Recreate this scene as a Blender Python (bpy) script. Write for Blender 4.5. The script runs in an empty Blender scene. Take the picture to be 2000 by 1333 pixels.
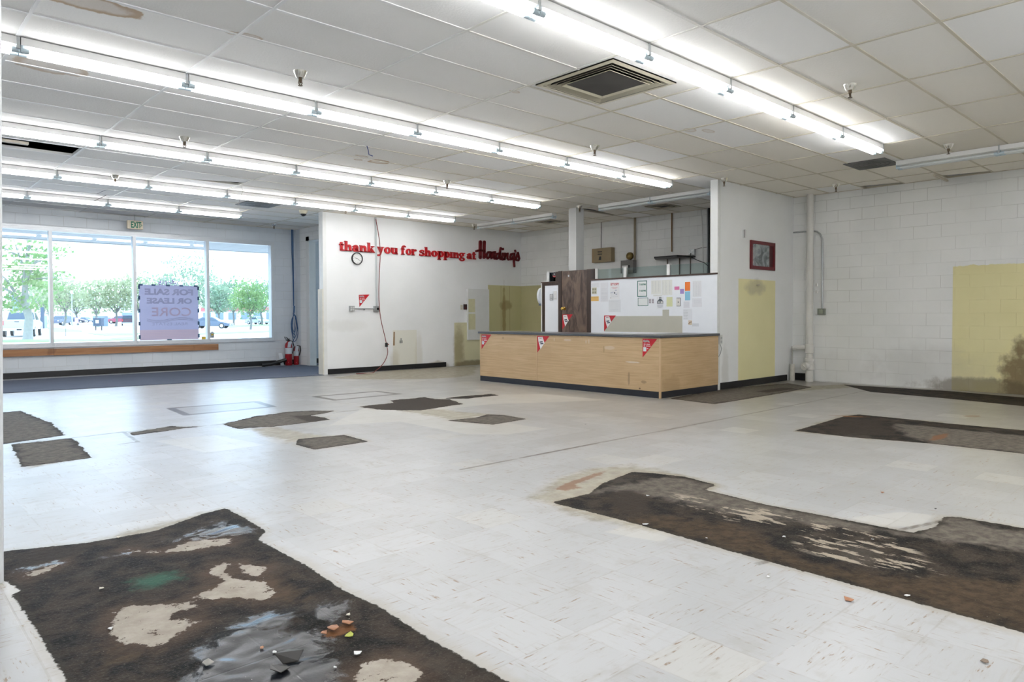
import bpy, bmesh, math, random
import numpy as np
from mathutils import Vector, Matrix
random.seed(11)
SC = bpy.context.scene
COL = SC.collection
PI = math.pi

# ---------------------------------------------------------------- camera
CF, CA, CY, CH, CR, CP = 1384.2, .8218, 650.1, 1.2, -.0038, -.0244   # focal px, yaw, principal row, height, roll, pitch
fwd = Vector((math.cos(CA)*math.cos(CP), math.sin(CA)*math.cos(CP), math.sin(CP)))
rgt = Vector((math.sin(CA), -math.cos(CA), 0))
upv = rgt.cross(fwd)
r2 = rgt*math.cos(CR) + upv*math.sin(CR)
u2 = upv*math.cos(CR) - rgt*math.sin(CR)
cam_data = bpy.data.cameras.new('camera')
cam = bpy.data.objects.new('camera', cam_data)
COL.objects.link(cam)
M3 = Matrix((r2, u2, -fwd)).transposed()
cam.matrix_world = Matrix.Translation((0, 0, CH)) @ M3.to_4x4()
cam_data.sensor_width = 36
cam_data.lens = CF/2000*36
cam_data.shift_y = (CY-666.5)/2000
cam_data.clip_end = 1500
cam_data.clip_start = .05
SC.camera = cam

# ---------------------------------------------------------------- view, world, daylight
SC.view_settings.view_transform = 'Standard'
SC.view_settings.look = 'None'
SC.view_settings.gamma = 1
SC.view_settings.use_curve_mapping = False
SC.cycles.adaptive_threshold = .03
SC.cycles.use_light_tree = False
SC.cycles.max_bounces = 10
SC.cycles.diffuse_bounces = 7
SC.cycles.glossy_bounces = 3
SC.cycles.caustics_reflective = False
SC.cycles.caustics_refractive = False
SC.view_settings.exposure = 1.2
W = bpy.data.worlds.new('world')
SC.world = W
W.use_nodes = True
bgn = W.node_tree.nodes['Background']
bgn.inputs[0].default_value = (.56, .78, 1.0, 1)
bgn.inputs[1].default_value = 2.4
sl = bpy.data.lights.new('sun', 'SUN')
sl.energy = 1.5
sl.angle = .05
sl.color = (1, .97, .9)
so = bpy.data.objects.new('sun', sl)
so.rotation_euler = (math.radians(-38), math.radians(20), 0)
so.location = (0, 30, 40)
COL.objects.link(so)

# ---------------------------------------------------------------- points in the place measured along sight lines
def ray(u, v):
    x = (u-1000)/CF; y = (CY-v)/CF
    c, s = math.cos(CR), math.sin(CR)
    x, y = c*x-s*y, s*x+c*y
    d = math.cos(CP)-y*math.sin(CP); zz = math.sin(CP)+y*math.cos(CP)
    return Vector((d*math.cos(CA)+x*math.sin(CA), d*math.sin(CA)-x*math.cos(CA), zz))
def onZ(u, v, z): r = ray(u, v); return r*((z-CH)/r.z)+Vector((0, 0, CH))
def onX(u, v, x): r = ray(u, v); return r*(x/r.x)+Vector((0, 0, CH))
def onY(u, v, y): r = ray(u, v); return r*(y/r.y)+Vector((0, 0, CH))
def far(u, depth, z=-.25):
    r = ray(u, 619); k = depth/(r.x*math.cos(CA)+r.y*math.sin(CA))
    return Vector((r.x*k, r.y*k, z))

# ---------------------------------------------------------------- node helper
class G:
    def __init__(s, name):
        s.m = bpy.data.materials.new(name); s.m.use_nodes = True
        s.nt = s.m.node_tree; s.b = s.nt.nodes['Principled BSDF']; s.out = s.nt.nodes['Material Output']
        s.tc = None
    def node(s, t, **k):
        n = s.nt.nodes.new(t)
        for a, b in k.items(): setattr(n, a, b)
        return n
    def put(s, sock, v):
        if isinstance(v, Q): s.nt.links.new(v.o, sock)
        elif isinstance(v, bpy.types.NodeSocket): s.nt.links.new(v, sock)
        elif isinstance(v, (tuple, list)):
            sock.default_value = v if len(v) == len(sock.default_value) else tuple(v)+(1,)
        else: sock.default_value = v
    def math(s, op, *a, clamp=False):
        n = s.node('ShaderNodeMath', operation=op, use_clamp=clamp)
        for i, x in enumerate(a): s.put(n.inputs[i], x)
        return Q(s, n.outputs[0])
    def obj(s):
        if s.tc is None:
            s.tc = s.node('ShaderNodeTexCoord')
            s.sx = s.node('ShaderNodeSeparateXYZ'); s.nt.links.new(s.tc.outputs['Object'], s.sx.inputs[0])
        return Q(s, s.tc.outputs['Object'])
    def xyz(s):
        s.obj(); return [Q(s, s.sx.outputs[i]) for i in range(3)]
    def vec(s, x, y, z=0.0):
        n = s.node('ShaderNodeCombineXYZ')
        for i, v in enumerate((x, y, z)): s.put(n.inputs[i], v)
        return Q(s, n.outputs[0])
    def noise(s, vec, scale, detail=3, rough=.5, dist=0):
        n = s.node('ShaderNodeTexNoise'); s.put(n.inputs['Vector'], vec)
        n.inputs['Scale'].default_value = scale; n.inputs['Detail'].default_value = detail
        n.inputs['Roughness'].default_value = rough; n.inputs['Distortion'].default_value = dist
        return Q(s, n.outputs['Fac'])
    def white(s, vec):
        n = s.node('ShaderNodeTexWhiteNoise', noise_dimensions='3D'); s.put(n.inputs['Vector'], vec); return Q(s, n.outputs['Value'])
    def attr(s, name):
        n = s.node('ShaderNodeAttribute', attribute_name=name); return Q(s, n.outputs['Fac'])
    def mix(s, f, a, b):
        n = s.node('ShaderNodeMix', data_type='RGBA'); n.clamp_factor = True
        s.put(n.inputs['Factor'], f); s.put(n.inputs[6], a); s.put(n.inputs[7], b); return Q(s, n.outputs[2])
    def mixf(s, f, a, b):
        n = s.node('ShaderNodeMix', data_type='FLOAT'); n.clamp_factor = True
        s.put(n.inputs['Factor'], f); s.put(n.inputs[2], a); s.put(n.inputs[3], b); return Q(s, n.outputs[0])
    def ss(s, x, a, b):
        n = s.node('ShaderNodeMapRange', interpolation_type='SMOOTHSTEP')
        s.put(n.inputs[0], x); n.inputs[1].default_value = a; n.inputs[2].default_value = b; return Q(s, n.outputs[0])
    def bump(s, h, dist=.01, strength=1.0):
        n = s.node('ShaderNodeBump'); s.put(n.inputs['Height'], h); n.inputs['Distance'].default_value = dist
        n.inputs['Strength'].default_value = strength; s.nt.links.new(n.outputs[0], s.b.inputs['Normal'])
    def set(s, col=None, rough=None, metal=None, spec=None):
        if col is not None: s.put(s.b.inputs['Base Color'], col)
        if rough is not None: s.put(s.b.inputs['Roughness'], rough)
        if metal is not None: s.put(s.b.inputs['Metallic'], metal)
        if spec is not None: s.put(s.b.inputs['Specular IOR Level'], spec)
        return s.m
    def box(s, a, b, a0, a1, b0, b1, e=.004):
        m = None
        for x, lo, hi in ((a, a0, a1), (b, b0, b1)):
            if lo is not None: q = s.ss(x, lo-e, lo+e); m = q if m is None else m*q
            if hi is not None: q = 1.0-s.ss(x, hi-e, hi+e); m = q if m is None else m*q
        return m
    def blob(s, a, b, ca, cb, ra, rb, n=None, e=.3):
        d = ((a-ca)*(1/ra))*((a-ca)*(1/ra))+((b-cb)*(1/rb))*((b-cb)*(1/rb))
        if n is not None: d = d+n
        return 1.0-s.ss(d, 1-e, 1+e)
class Q:
    def __init__(s, g, o): s.g = g; s.o = o
    def __add__(s, b): return s.g.math('ADD', s, b)
    __radd__ = __add__
    def __sub__(s, b): return s.g.math('SUBTRACT', s, b)
    def __rsub__(s, b): return s.g.math('SUBTRACT', b, s)
    def __mul__(s, b): return s.g.math('MULTIPLY', s, b)
    __rmul__ = __mul__
    def floor(s): return s.g.math('FLOOR', s)
    def frac(s): return s.g.math('FRACT', s)
    def abs(s): return s.g.math('ABSOLUTE', s)
    def max(s, b): return s.g.math('MAXIMUM', s, b)
    def min(s, b): return s.g.math('MINIMUM', s, b)
MC = {}
def mat(name, col, rough=.6, metal=0.0, var=.12, scale=9, spec=.5, bump=0):
    if name in MC: return MC[name]
    g = G(name)
    n = g.noise(g.obj(), scale, 4)
    g.set(g.mix(n, tuple(c*(1-var) for c in col), tuple(min(1, c*(1+var)) for c in col)), rough, metal, spec)
    if bump: g.bump(n, bump)
    MC[name] = g.m
    return g.m
def emis(name, col, s):
    g = G(name); g.set((.9, .9, .9), .4)
    g.put(g.b.inputs['Emission Color'], col); g.b.inputs['Emission Strength'].default_value = s
    return g.m

# ---------------------------------------------------------------- mesh helper
class MB:
    def __init__(s): s.v = []; s.f = []; s.mi = []; s.m = 0
    def add(s, vs, fs):
        o = len(s.v); s.v += [Vector(p) for p in vs]; s.f += [[i+o for i in f] for f in fs]; s.mi += [s.m]*len(fs); return s
    def box(s, x0, x1, y0, y1, z0, z1):
        vs = [(x, y, z) for z in (z0, z1) for y in (y0, y1) for x in (x0, x1)]
        return s.add(vs, [[0, 2, 3, 1], [4, 5, 7, 6], [0, 1, 5, 4], [2, 6, 7, 3], [0, 4, 6, 2], [1, 3, 7, 5]])
    def obox(s, c, sx, sy, sz, rz=0, rx=0):
        R = Matrix.Rotation(rz, 3, 'Z') @ Matrix.Rotation(rx, 3, 'X'); c = Vector(c)
        vs = [c+R @ Vector((x*sx/2, y*sy/2, z*sz/2)) for z in (-1, 1) for y in (-1, 1) for x in (-1, 1)]
        return s.add(vs, [[0, 2, 3, 1], [4, 5, 7, 6], [0, 1, 5, 4], [2, 6, 7, 3], [0, 4, 6, 2], [1, 3, 7, 5]])
    def prism(s, poly, P, d0, d1):            # poly of (u,v); P(u,v,d) -> point
        n = len(poly)
        vs = [P(u, v, d0) for u, v in poly]+[P(u, v, d1) for u, v in poly]
        return s.add(vs, [list(range(n)), list(range(2*n-1, n-1, -1))]+[[i, (i+1) % n, n+(i+1) % n, n+i] for i in range(n)])
    def tube(s, pts, r, n=8, cap=True):
        pts = [Vector(p) for p in pts]; rr = r if isinstance(r, (list, tuple)) else [r]*len(pts)
        vs = []; fs = []
        t0 = (pts[1]-pts[0]).normalized()
        a = t0.orthogonal().normalized()
        for i, p in enumerate(pts):
            t = (pts[min(i+1, len(pts)-1)]-pts[max(i-1, 0)]).normalized()
            a = (a-t*a.dot(t)).normalized(); b = t.cross(a)
            for k in range(n):
                w = 2*PI*k/n; vs.append(p+(a*math.cos(w)+b*math.sin(w))*rr[i])
        for i in range(len(pts)-1):
            for k in range(n): fs.append([i*n+k, i*n+(k+1) % n, (i+1)*n+(k+1) % n, (i+1)*n+k])
        if cap: fs += [list(range(n))[::-1], [(len(pts)-1)*n+k for k in range(n)]]
        return s.add(vs, fs)
    def lathe(s, c, axis, prof, n=20):         # prof of (radius, height along axis)
        ax = Vector(axis).normalized(); a = ax.orthogonal().normalized(); b = ax.cross(a); c = Vector(c); vs = []; fs = []
        for r, h in prof:
            for k in range(n):
                w = 2*PI*k/n; vs.append(c+ax*h+(a*math.cos(w)+b*math.sin(w))*max(r, 1e-4))
        for i in range(len(prof)-1):
            for k in range(n): fs.append([i*n+k, i*n+(k+1) % n, (i+1)*n+(k+1) % n, (i+1)*n+k])
        fs += [list(range(n))[::-1], [(len(prof)-1)*n+k for k in range(n)]]
        return s.add(vs, fs)
    def ring(s, P, cu, cv, ro, so_, ri, si, d0, d1, a0=0, a1=360, n=28):   # elliptical ring or arc
        vs = []; fs = []; full = abs(a1-a0) >= 360
        N_ = n if full else n+1
        for k in range(N_):
            w = math.radians(a0+(a1-a0)*k/n); c, q = math.cos(w), math.sin(w)
            for (ru, rv) in ((ro, so_), (ri, si)):
                for d in (d0, d1): vs.append(P(cu+ru*c, cv+rv*q, d))
        for k in range(n):
            i = 4*k; j = 4*((k+1) % N_)
            fs += [[i, j, j+1, i+1], [i+2, i+3, j+3, j+2], [i, i+2, j+2, j], [i+1, j+1, j+3, i+3]]
        if not full: fs += [[0, 1, 3, 2], [4*n, 4*n+2, 4*n+3, 4*n+1]]
        return s.add(vs, fs)
    def stroke(s, P, pts, w, d0, d1):         # flat stroke with round joins
        for i in range(len(pts)-1):
            (x0, y0), (x1, y1) = pts[i], pts[i+1]; L = math.hypot(x1-x0, y1-y0) or 1e-6
            nx, ny = -(y1-y0)/L*w/2, (x1-x0)/L*w/2
            s.prism([(x0+nx, y0+ny), (x1+nx, y1+ny), (x1-nx, y1-ny), (x0-nx, y0-ny)], P, d0, d1)
        for x, y in pts: s.prism([(x+w/2*math.cos(2*PI*k/12), y+w/2*math.sin(2*PI*k/12)) for k in range(12)], P, d0, d1)
        return s
    def build(s, name, mats, parent=None, smooth=False, world=False, bevel=0):
        me = bpy.data.meshes.new(name)
        if parent is not None: o0 = Vector(wloc(parent))
        elif world: o0 = Vector((0, 0, 0))
        else:
            xs = [p.x for p in s.v]; ys = [p.y for p in s.v]; zs = [p.z for p in s.v]
            o0 = Vector(((min(xs)+max(xs))/2, (min(ys)+max(ys))/2, min(zs)))
        me.from_pydata([p-o0 for p in s.v], [], s.f)
        for m in (mats if isinstance(mats, (list, tuple)) else [mats]): me.materials.append(m)
        if len(me.materials) > 1:
            me.polygons.foreach_set('material_index', s.mi)
        bm = bmesh.new(); bm.from_mesh(me); bmesh.ops.recalc_face_normals(bm, faces=bm.faces); bm.to_mesh(me); bm.free()
        if smooth:
            me.polygons.foreach_set('use_smooth', [True]*len(me.polygons))
            try: me.set_sharp_from_angle(angle=math.radians(38))
            except Exception: pass
        o = bpy.data.objects.new(name, me); COL.objects.link(o)
        if parent is not None: o.parent = parent
        else: o.location = o0
        if bevel:
            b = o.modifiers.new('bevel', 'BEVEL'); b.width = bevel; b.segments = 2; b.limit_method = 'ANGLE'
        return o
def wloc(o):
    v = Vector(o.location)
    while o.parent: o = o.parent; v += Vector(o.location)
    return v
def tag(o, label, cat, group=None, kind=None):
    o['label'] = label; o['category'] = cat
    if group: o['group'] = group
    if kind: o['kind'] = kind
    return o
def st(o, label=None):
    o['kind'] = 'structure'
    if label: o['label'] = label
    return o
def thing(name, loc, label, cat, group=None):
    o = bpy.data.objects.new(name, None); COL.objects.link(o); o.location = loc; o.empty_display_size = .1
    return tag(o, label, cat, group)
def dup(root, loc, label, rz=None):
    r = root.copy(); COL.objects.link(r); r.location = loc; r['label'] = label
    if rz is not None: r.rotation_euler = (0, 0, rz)
    def rec(a, b):
        for ch in list(a.children):
            c = ch.copy(); COL.objects.link(c); c.parent = b; rec(ch, c)
    rec(root, r)
    return r
def FX(x0, dr=1):
    return lambda u, v, d: Vector((x0-d, u, v))      # wall facing -X : u is Y, v is Z, d is the distance off the wall
def FY(y0):
    return lambda u, v, d: Vector((u, y0-d, v))      # wall facing -Y
def glyphs(text, size, bold=0):
    cu = bpy.data.curves.new('tmp', 'FONT'); cu.body = text; cu.size = size; cu.offset = bold; cu.resolution_u = 3
    o = bpy.data.objects.new('tmp', cu); COL.objects.link(o)
    bpy.context.view_layer.update()
    dg = bpy.context.evaluated_depsgraph_get()
    me = bpy.data.meshes.new_from_object(o.evaluated_get(dg))
    vs = [v.co.copy() for v in me.vertices]; fs = [list(p.vertices) for p in me.polygons]
    bpy.data.objects.remove(o); bpy.data.curves.remove(cu); bpy.data.meshes.remove(me)
    return vs, fs
def text(name, body, u0, v0, w, h, P, mt, parent, d=.003, mirror=False, bold=0.0, flip=False):
    """fit body into the rectangle (u0,v0)-(u0+w,v0+h); w may be negative on walls whose reading direction is -u"""
    vs, fs = glyphs(body, 1, bold)
    if not vs: return None
    x0 = min(v.x for v in vs); x1 = max(v.x for v in vs); y0 = min(v.y for v in vs); y1 = max(v.y for v in vs)
    mb = MB()
    def f(v):
        a = (v.x-x0)/(x1-x0)
        if mirror: a = 1-a
        return P(u0+w*a, v0+h*(v.y-y0)/(y1-y0), d)
    mb.add([f(v) for v in vs], fs)
    return mb.build(name, mt, parent)
# ---------------------------------------------------------------- room dimensions
ZC = 3.327; ZT = 4.15
XW = 12.6      # long block wall on the right
YP = 13.2      # partition with the lettering
YW = 16.48     # window wall
YB = 6.0       # face of the office enclosure wall
XO = 10.0      # office partition behind the counter
XC = 8.43; YC0 = 5.96; YC1 = 9.93; XC1 = 9.98      # counter
XE = 8.03      # entry wall

# ---------------------------------------------------------------- surface materials
def block_wall():
    g = G('painted_block'); x, y, z = g.xyz()
    u = x+y
    n = g.node('ShaderNodeTexBrick'); g.put(n.inputs['Vector'], g.vec(u, z-.01, 0.0))
    n.inputs['Scale'].default_value = 1; n.inputs['Brick Width'].default_value = .4; n.inputs['Row Height'].default_value = .2
    n.inputs['Mortar Size'].default_value = .004; n.inputs['Mortar Smooth'].default_value = .6; n.inputs['Bias'].default_value = 0
    n.inputs['Color1'].default_value = (1, 1, 1, 1); n.inputs['Color2'].default_value = (.86, .86, .86, 1)
    n.inputs['Mortar'].default_value = (.3, .3, .3, 1)
    mort = Q(g, n.outputs['Fac'])
    n1 = g.noise(g.obj(), 1.3, 4); n2 = g.noise(g.obj(), 30, 3)
    c = g.mix(g.ss(n1, .3, .7), (.79, .80, .79), (.86, .865, .86))
    mv = g.ss(g.noise(g.obj(), 1.1, 3), .35, .7)
    c = g.mix(g.ss(y, YW-.3, YW-.2), c, g.mix(g.ss(n1, .3, .7), (.60, .635, .67), (.67, .70, .73)))  # window wall coloured darker and bluer to stand in for its backlit shade
    c = g.mix(mort*(mv*.6+.12), c, (.46, .46, .44))
    # unpainted yellow areas left where fittings once stood
    edge = (g.noise(g.vec(u, z*.2, 0.0), 6, 3)-.5)*.08
    yel = g.mix(g.noise(g.obj(), 2.5, 3), (.76, .70, .38), (.84, .78, .46))
    m1 = g.ss(x, XW-.25, XW-.2)*g.box(y, z+edge, .6, 3.43, None, 1.94, .006)
    m2 = g.ss(x, XW-.25, XW-.2)*g.box(y, z, YP-.9, YP+.2, None, 1.95, .006)
    c = g.mix(m1, c, yel)
    c = g.mix(m2, c, g.mix(n1, (.50, .47, .26), (.60, .56, .33)))
    # brown water stain and scuffed dirt low on the wall
    nn = (g.noise(g.obj(), 4, 5, .6)-.5)*3
    rx = g.ss(x, XW-.25, XW-.2)
    c = g.mix(rx*g.blob(y, z, 2.45, .18, .33, .62, nn, .5)*.85, c, (.16, .10, .045))
    c = g.mix(rx*g.blob(y, z, 2.9, .05, .9, .16, nn, .5)*.7, c, (.12, .09, .05))
    c = g.mix(rx*g.blob(y, z, 3.75, .3, .8, .35, nn, 1.0)*.22, c, (.40, .38, .36))
    c = g.mix(rx*g.blob(y, z, 5.0, .25, .5, .3, nn, 1.0)*.15, c, (.40, .38, .36))
    g.bump((1.0-mort)+n2*.15, .006, .5)
    return g.set(c, .62, spec=.3)
def white_wall():
    g = G('painted_wall'); x, y, z = g.xyz()
    n1 = g.noise(g.obj(), .9, 5, .55); nf = (g.noise(g.obj(), 5, 5, .6)-.5)*2.4
    c = g.mix(g.ss(n1, .25, .75), (.76, .775, .78), (.83, .84, .845))
    py = g.box(y, x, YP-.04, YP+.05, None, None, .01)
    P1 = g.ss(y, YP-.04, YP-.03)
    cream = (.72, .71, .62)
    c = g.mix(P1*g.box(x, z, 8.69, 9.33, .1, .88, .006)*.8, c, cream)
    c = g.mix(P1*g.box(x, z, 8.45, 8.5, .1, .8, .12)*.15, c, (.45, .42, .33))
    c = g.mix(P1*g.blob(x, z, 9.38, .3, .1, .5, nf, .9)*.3, c, (.50, .45, .33))
    c = g.mix(P1*g.blob(x, z, 8.74, .12, .12, .3, nf, .9)*.35, c, (.42, .36, .24))
    c = g.mix(P1*g.blob(x, z, 7.5, 1.0, .5, .12, nf, .8)*.25, c, (.58, .58, .54))
    c = g.mix(P1*g.blob(x, z, 9.9, .02, .3, .12, nf, .6)*.7, c, (.38, .33, .24))
    ycol = g.mix(g.noise(g.obj(), 2, 4), (.60, .58, .38), (.68, .65, .44))
    c = g.mix(P1*g.box(x, z, 10.41, 11.47, None, 1.03, .006), c, ycol)
    c = g.mix(P1*g.box(x, z, 11.47, None, None, 1.95, .006), c, g.mix(n1, (.52, .49, .26), (.60, .57, .33)))
    c = g.mix(P1*g.blob(x, z, 10.55, .35, .16, .55, nf, .9)*.6, c, (.25, .19, .09))
    c = g.mix(P1*g.blob(x, z, 10.9, .02, .5, .10, nf, .6)*.8, c, (.2, .16, .09))
    c = g.mix(P1*g.blob(x, z, 12.0, 1.1, .06, .8, nf, .6)*.75, c, (.30, .22, .09))
    c = g.mix(P1*g.blob(x, z, 12.08, 1.45, .2, .12, nf, .6)*.6, c, (.28, .20, .09))
    for xx in (11.9, 12.2): c = g.mix(P1*g.box(x, z, xx-.008, xx+.008, .2, 1.94, .004)*.7, c, (.33, .27, .13))
    # enclosure wall: the pale yellow panel and its smudge
    P2 = g.box(y, x, YB-.1, YB+.05, None, None, .01) if False else (1.0-g.ss(y, YB+.02, YB+.03))*g.ss(x, 10.06, 10.07)
    c = g.mix(P2*g.box(x, z, 10.66, 11.92, .06, 1.79, .006), c, g.mix(g.noise(g.obj(), 2, 3), (.76, .71, .40), (.83, .78, .47)))
    c = g.mix(P2*g.blob(x, z, 11.22, 1.66, .32, .13, nf, .7)*.45, c, (.33, .31, .24))
    c = g.mix(P2*g.blob(x, z, 10.25, .2, .1, .5, nf, .7)*.3, c, (.40, .38, .33))
    g.bump(g.noise(g.obj(), 40, 3), .003, .3)
    return g.set(c, .55, spec=.35)
def ceiling_tile():
    g = G('ceiling_tile'); x, y, z = g.xyz()
    ix = ((x-.95)*(1/1.22)).floor(); iy = ((y-2.30)*(1/.61)).floor()
    r = g.white(g.vec(ix+.5, iy+.5, 3.5))
    n = g.noise(g.obj(), 60, 2); n2 = g.noise(g.obj(), 1.7, 4)
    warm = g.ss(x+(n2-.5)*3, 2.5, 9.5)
    warm_side = g.mix(r, (.82, .785, .715), (.88, .85, .785))
    cool_side = g.mix(r, (.80, .795, .78), (.86, .86, .855))
    c = g.mix(warm, cool_side, warm_side)  # tiles shift to a warmer tone towards the right
    c = g.mix(g.ss(r, .80, .82), c, (.89, .89, .885))
    nf = (g.noise(g.obj(), 7, 4, .6)-.5)*1.8
    def rings(c, cx, cy, ru, rv, k):
        o = g.blob(x, y, cx, cy, ru, rv, nf, .12); i = g.blob(x, y, cx, cy, ru*.72, rv*.72, nf, .4)
        return g.mix((o-i*.6).max(0.0)*k, c, (.46, .31, .17))
    for a in ((1.27, 7.1, .28, .20, .55), (5.36, 8.44, .16, .12, .8), (5.08, 8.52, .06, .05, .7), (5.0, 8.3, .1, .04, .7), (1.2, 5.5, .36, .14, .8),
              (7.3, 4.5, .12, .05, .4), (7.1, 4.62, .1, .07, .4), (2.25, 5.33, .1, .05, .5), (2.12, 5.36, .05, .03, .7), (4.65, 4.95, .06, .03, .5)):
        c = rings(c, *a)
    g.bump(n, .004, .5)
    return g.set(c, .85, spec=.15)
def tbar_mat():
    g = G('ceiling_grid'); x, y, z = g.xyz()
    w = g.ss(x+(g.noise(g.obj(), 1.2, 4)-.5)*5, 2.0, 6.5)
    return g.set(g.mix(w, (.80, .81, .82), (.60, .555, .455)), .5, spec=.3)
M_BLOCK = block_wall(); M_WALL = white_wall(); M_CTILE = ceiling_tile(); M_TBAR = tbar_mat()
M_BLACK = mat('black_rubber', (.012, .012, .013), .45, var=.3)
M_NAVY = mat('dark_kick', (.016, .018, .025), .4, var=.3)
M_TRIM = mat('white_trim', (.74, .75, .74), .45, var=.05)
M_DARK = mat('dark_void', (.02, .019, .018), .9)
M_ALU = mat('painted_aluminium', (.62, .64, .66), .35, .2, var=.05)
M_STEEL = mat('galvanised', (.42, .44, .45), .4, .6, var=.15)
M_CHROME = mat('chrome', (.75, .73, .68), .2, .9, var=.05)

# ---------------------------------------------------------------- walls
def panel(name, boxes, m, label=None):
    b = MB()
    for q in boxes: b.box(*q)
    return st(b.build(name, m, world=True), label)
XL, YF = -7.0, -4.0
wx0 = 1.37-1.515*2
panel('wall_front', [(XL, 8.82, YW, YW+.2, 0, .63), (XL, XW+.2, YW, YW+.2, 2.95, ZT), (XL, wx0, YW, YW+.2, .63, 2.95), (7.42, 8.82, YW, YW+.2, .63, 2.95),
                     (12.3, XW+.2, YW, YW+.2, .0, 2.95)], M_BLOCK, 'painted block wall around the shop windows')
panel('wall_right', [(XW, XW+.2, YF, YW, 0, ZT)], M_BLOCK, 'long painted block wall on the right, yellow patch at its near end')
panel('wall_back', [(XL, XW+.2, YF-.2, YF, 0, ZT)], M_BLOCK)
panel('wall_left', [(XL-.2, XL, YF-.2, YW+.2, 0, ZT)], M_BLOCK)
panel('wall_inner', [(7.05, XW, YP, YP+.14, 0, ZC+.02)], M_WALL, 'white partition carrying the red lettering')
panel('wall_middle', [(10.05, XW, YB, YB+.12, 0, ZC+.02)], M_WALL, 'white enclosure wall with pale yellow panel')
panel('wall_side', [(XE, XE+.2, 15.86, YW, 0, ZT), (XE, XE+.2, YP+.14, 15.86, 3.0, ZT), (XE, XE+.2, YP+.14, 13.6, 0, 3.0)], M_BLOCK, 'block wall beside the entry opening')
panel('trim_1', [(XE-.025, XE, 15.72, 15.88, 0, 3.1), (XE-.025, XE, 13.5, 15.88, 3.0, 3.1), (XE, XE+.2, 15.83, 15.86, 0, 3.0)], M_TRIM, 'white casing around the entry opening')
panel('trim_2', [(7.02, 7.05, YP-.01, YP+.15, 0, ZC), (7.05, 7.1, YP-.012, YP, 0, ZC)], M_TRIM, 'white corner trim at the partition end')
panel('trim_3', [(6.995, 7.02, YP-.02, YP+.17, 0, 1.75)], mat('cream_guard', (.68, .66, .58), .5), 'cream corner guard low on the partition end')
panel('trim_4', [(10.0, 10.05, YB-.01, YB+.12, 0, ZC), (10.05, 10.08, YB-.015, YB, 0, ZC)], M_TRIM, 'white end post of the enclosure wall')
panel('trim_5', [(10.082, 10.09, YB-.006, YB-.001, 0.1, ZC)], mat('grey_gap', (.3, .31, .33), .6), 'grey joint line beside the enclosure end post')
xb, xt = onZ(8, 1140, 0).x, onY(8, 0, 3.88).x; b = MB(); b.prism([(.1, 0), (xb, 0), (xt, ZC), (.1, ZC)], lambda u, v, d: Vector((u, 3.88+d, v)), 0, .3)
o = b.build('pillar', mat('pillar_paint', (.72, .74, .76), .5, var=.04), world=False, bevel=.008)
st(o, 'white painted pillar at the left edge of the view')
# black baseboards
panel('baseboard_front', [(XL, 8.03, YW-.02, YW, 0.015, .13)], M_BLACK, 'black rubber baseboard below the windows')
panel('baseboard_side', [(XE+.2, 8.8, YW-.02, YW, 0.013, .13)], M_BLACK)
panel('baseboard_inner', [(7.11, 10.15, YP-.018, YP, .005, .11)], M_BLACK, 'black baseboard under the red lettering')
panel('baseboard_middle', [(10.08, 12.35, YB-.02, YB, .005, .11)], M_BLACK, 'black baseboard of the enclosure wall')
panel('baseboard_right', [(XW-.02, XW, 5.62, 6.0, .005, .13)], M_BLACK)
# ceiling
VENTS = [(5.10, 4.21, .91), (11.66, 8.19, .5), (11.64, 11.23, .5)]
def cut(x0, x1, y0, y1):
    out = [(x0, x1, y0, y1)]
    for (cx, cy, w) in VENTS:
        a0, a1, c0, c1 = cx-w/2+.012, cx+w/2-.012, cy-w/2+.012, cy+w/2-.012; nxt = []
        for (p0, p1, q0, q1) in out:
            if p1 <= a0 or p0 >= a1 or q1 <= c0 or q0 >= c1: nxt.append((p0, p1, q0, q1)); continue
            if p0 < a0: nxt.append((p0, a0, q0, q1))
            if p1 > a1: nxt.append((a1, p1, q0, q1))
            m0, m1 = max(p0, a0), min(p1, a1)
            if q0 < c0: nxt.append((m0, m1, q0, c0))
            if q1 > c1: nxt.append((m0, m1, c1, q1))
        out = nxt
    return out
b = MB(); hole = {(0, 13)}
ys = [-4+.0]; k0 = -11
cells = []
for i in range(-7, 10):
    for j in range(-11, 24):
        x0 = .95+1.22*i; x1 = x0+1.22; y0 = 2.30+.61*j; y1 = y0+.61
        x0, x1 = max(x0, XL), min(x1, XW); y0, y1 = max(y0, YF), min(y1, YW)
        if x1 <= x0 or y1 <= y0: continue
        if (i, j) in hole: continue
        z = ZC
        if (i, j) == (2, 14): b.add([(x0, y0, z), (x1, y0, z), (x1, y0+.34, z), (x0+.5, y1, z), (x0, y1, z)], [[0, 1, 2, 3, 4]]); continue
        if (i, j) == (2, 23): y1 -= .2
        if (i, j) in ((1, 18),): b.add([(x0, y0, z), (x1-.25, y0, z), (x1-.27, y1, z), (x0, y1, z)], [[0, 1, 2, 3]]); b.add([(x1-.235, y0, z), (x1, y0, z), (x1, y1, z), (x1-.255, y1, z)], [[0, 1, 2, 3]]); continue
        if (i, j) == (8, 11): b.add([(x0, y0, z), (x1, y0, z), (x1, y1-.05, z), (x0+.1, y1-.25, z+.0), (x0, y1, z)], [[0, 1, 2, 3, 4]]); continue
        if (i, j) in ((9, 1), (9, 3)): b.add([(x0, y0, z), (x1-.12, y0, z), (x1-.28, y1, z), (x0, y1, z)], [[0, 1, 2, 3]]); continue
        for (p0, p1, q0, q1) in cut(x0, x1, y0, y1): b.add([(p0, q0, z), (p1, q0, z), (p1, q1, z), (p0, q1, z)], [[0, 1, 2, 3]])
st(b.build('ceiling', M_CTILE, world=True), 'suspended ceiling of stained off-white tiles')
b = MB()
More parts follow.
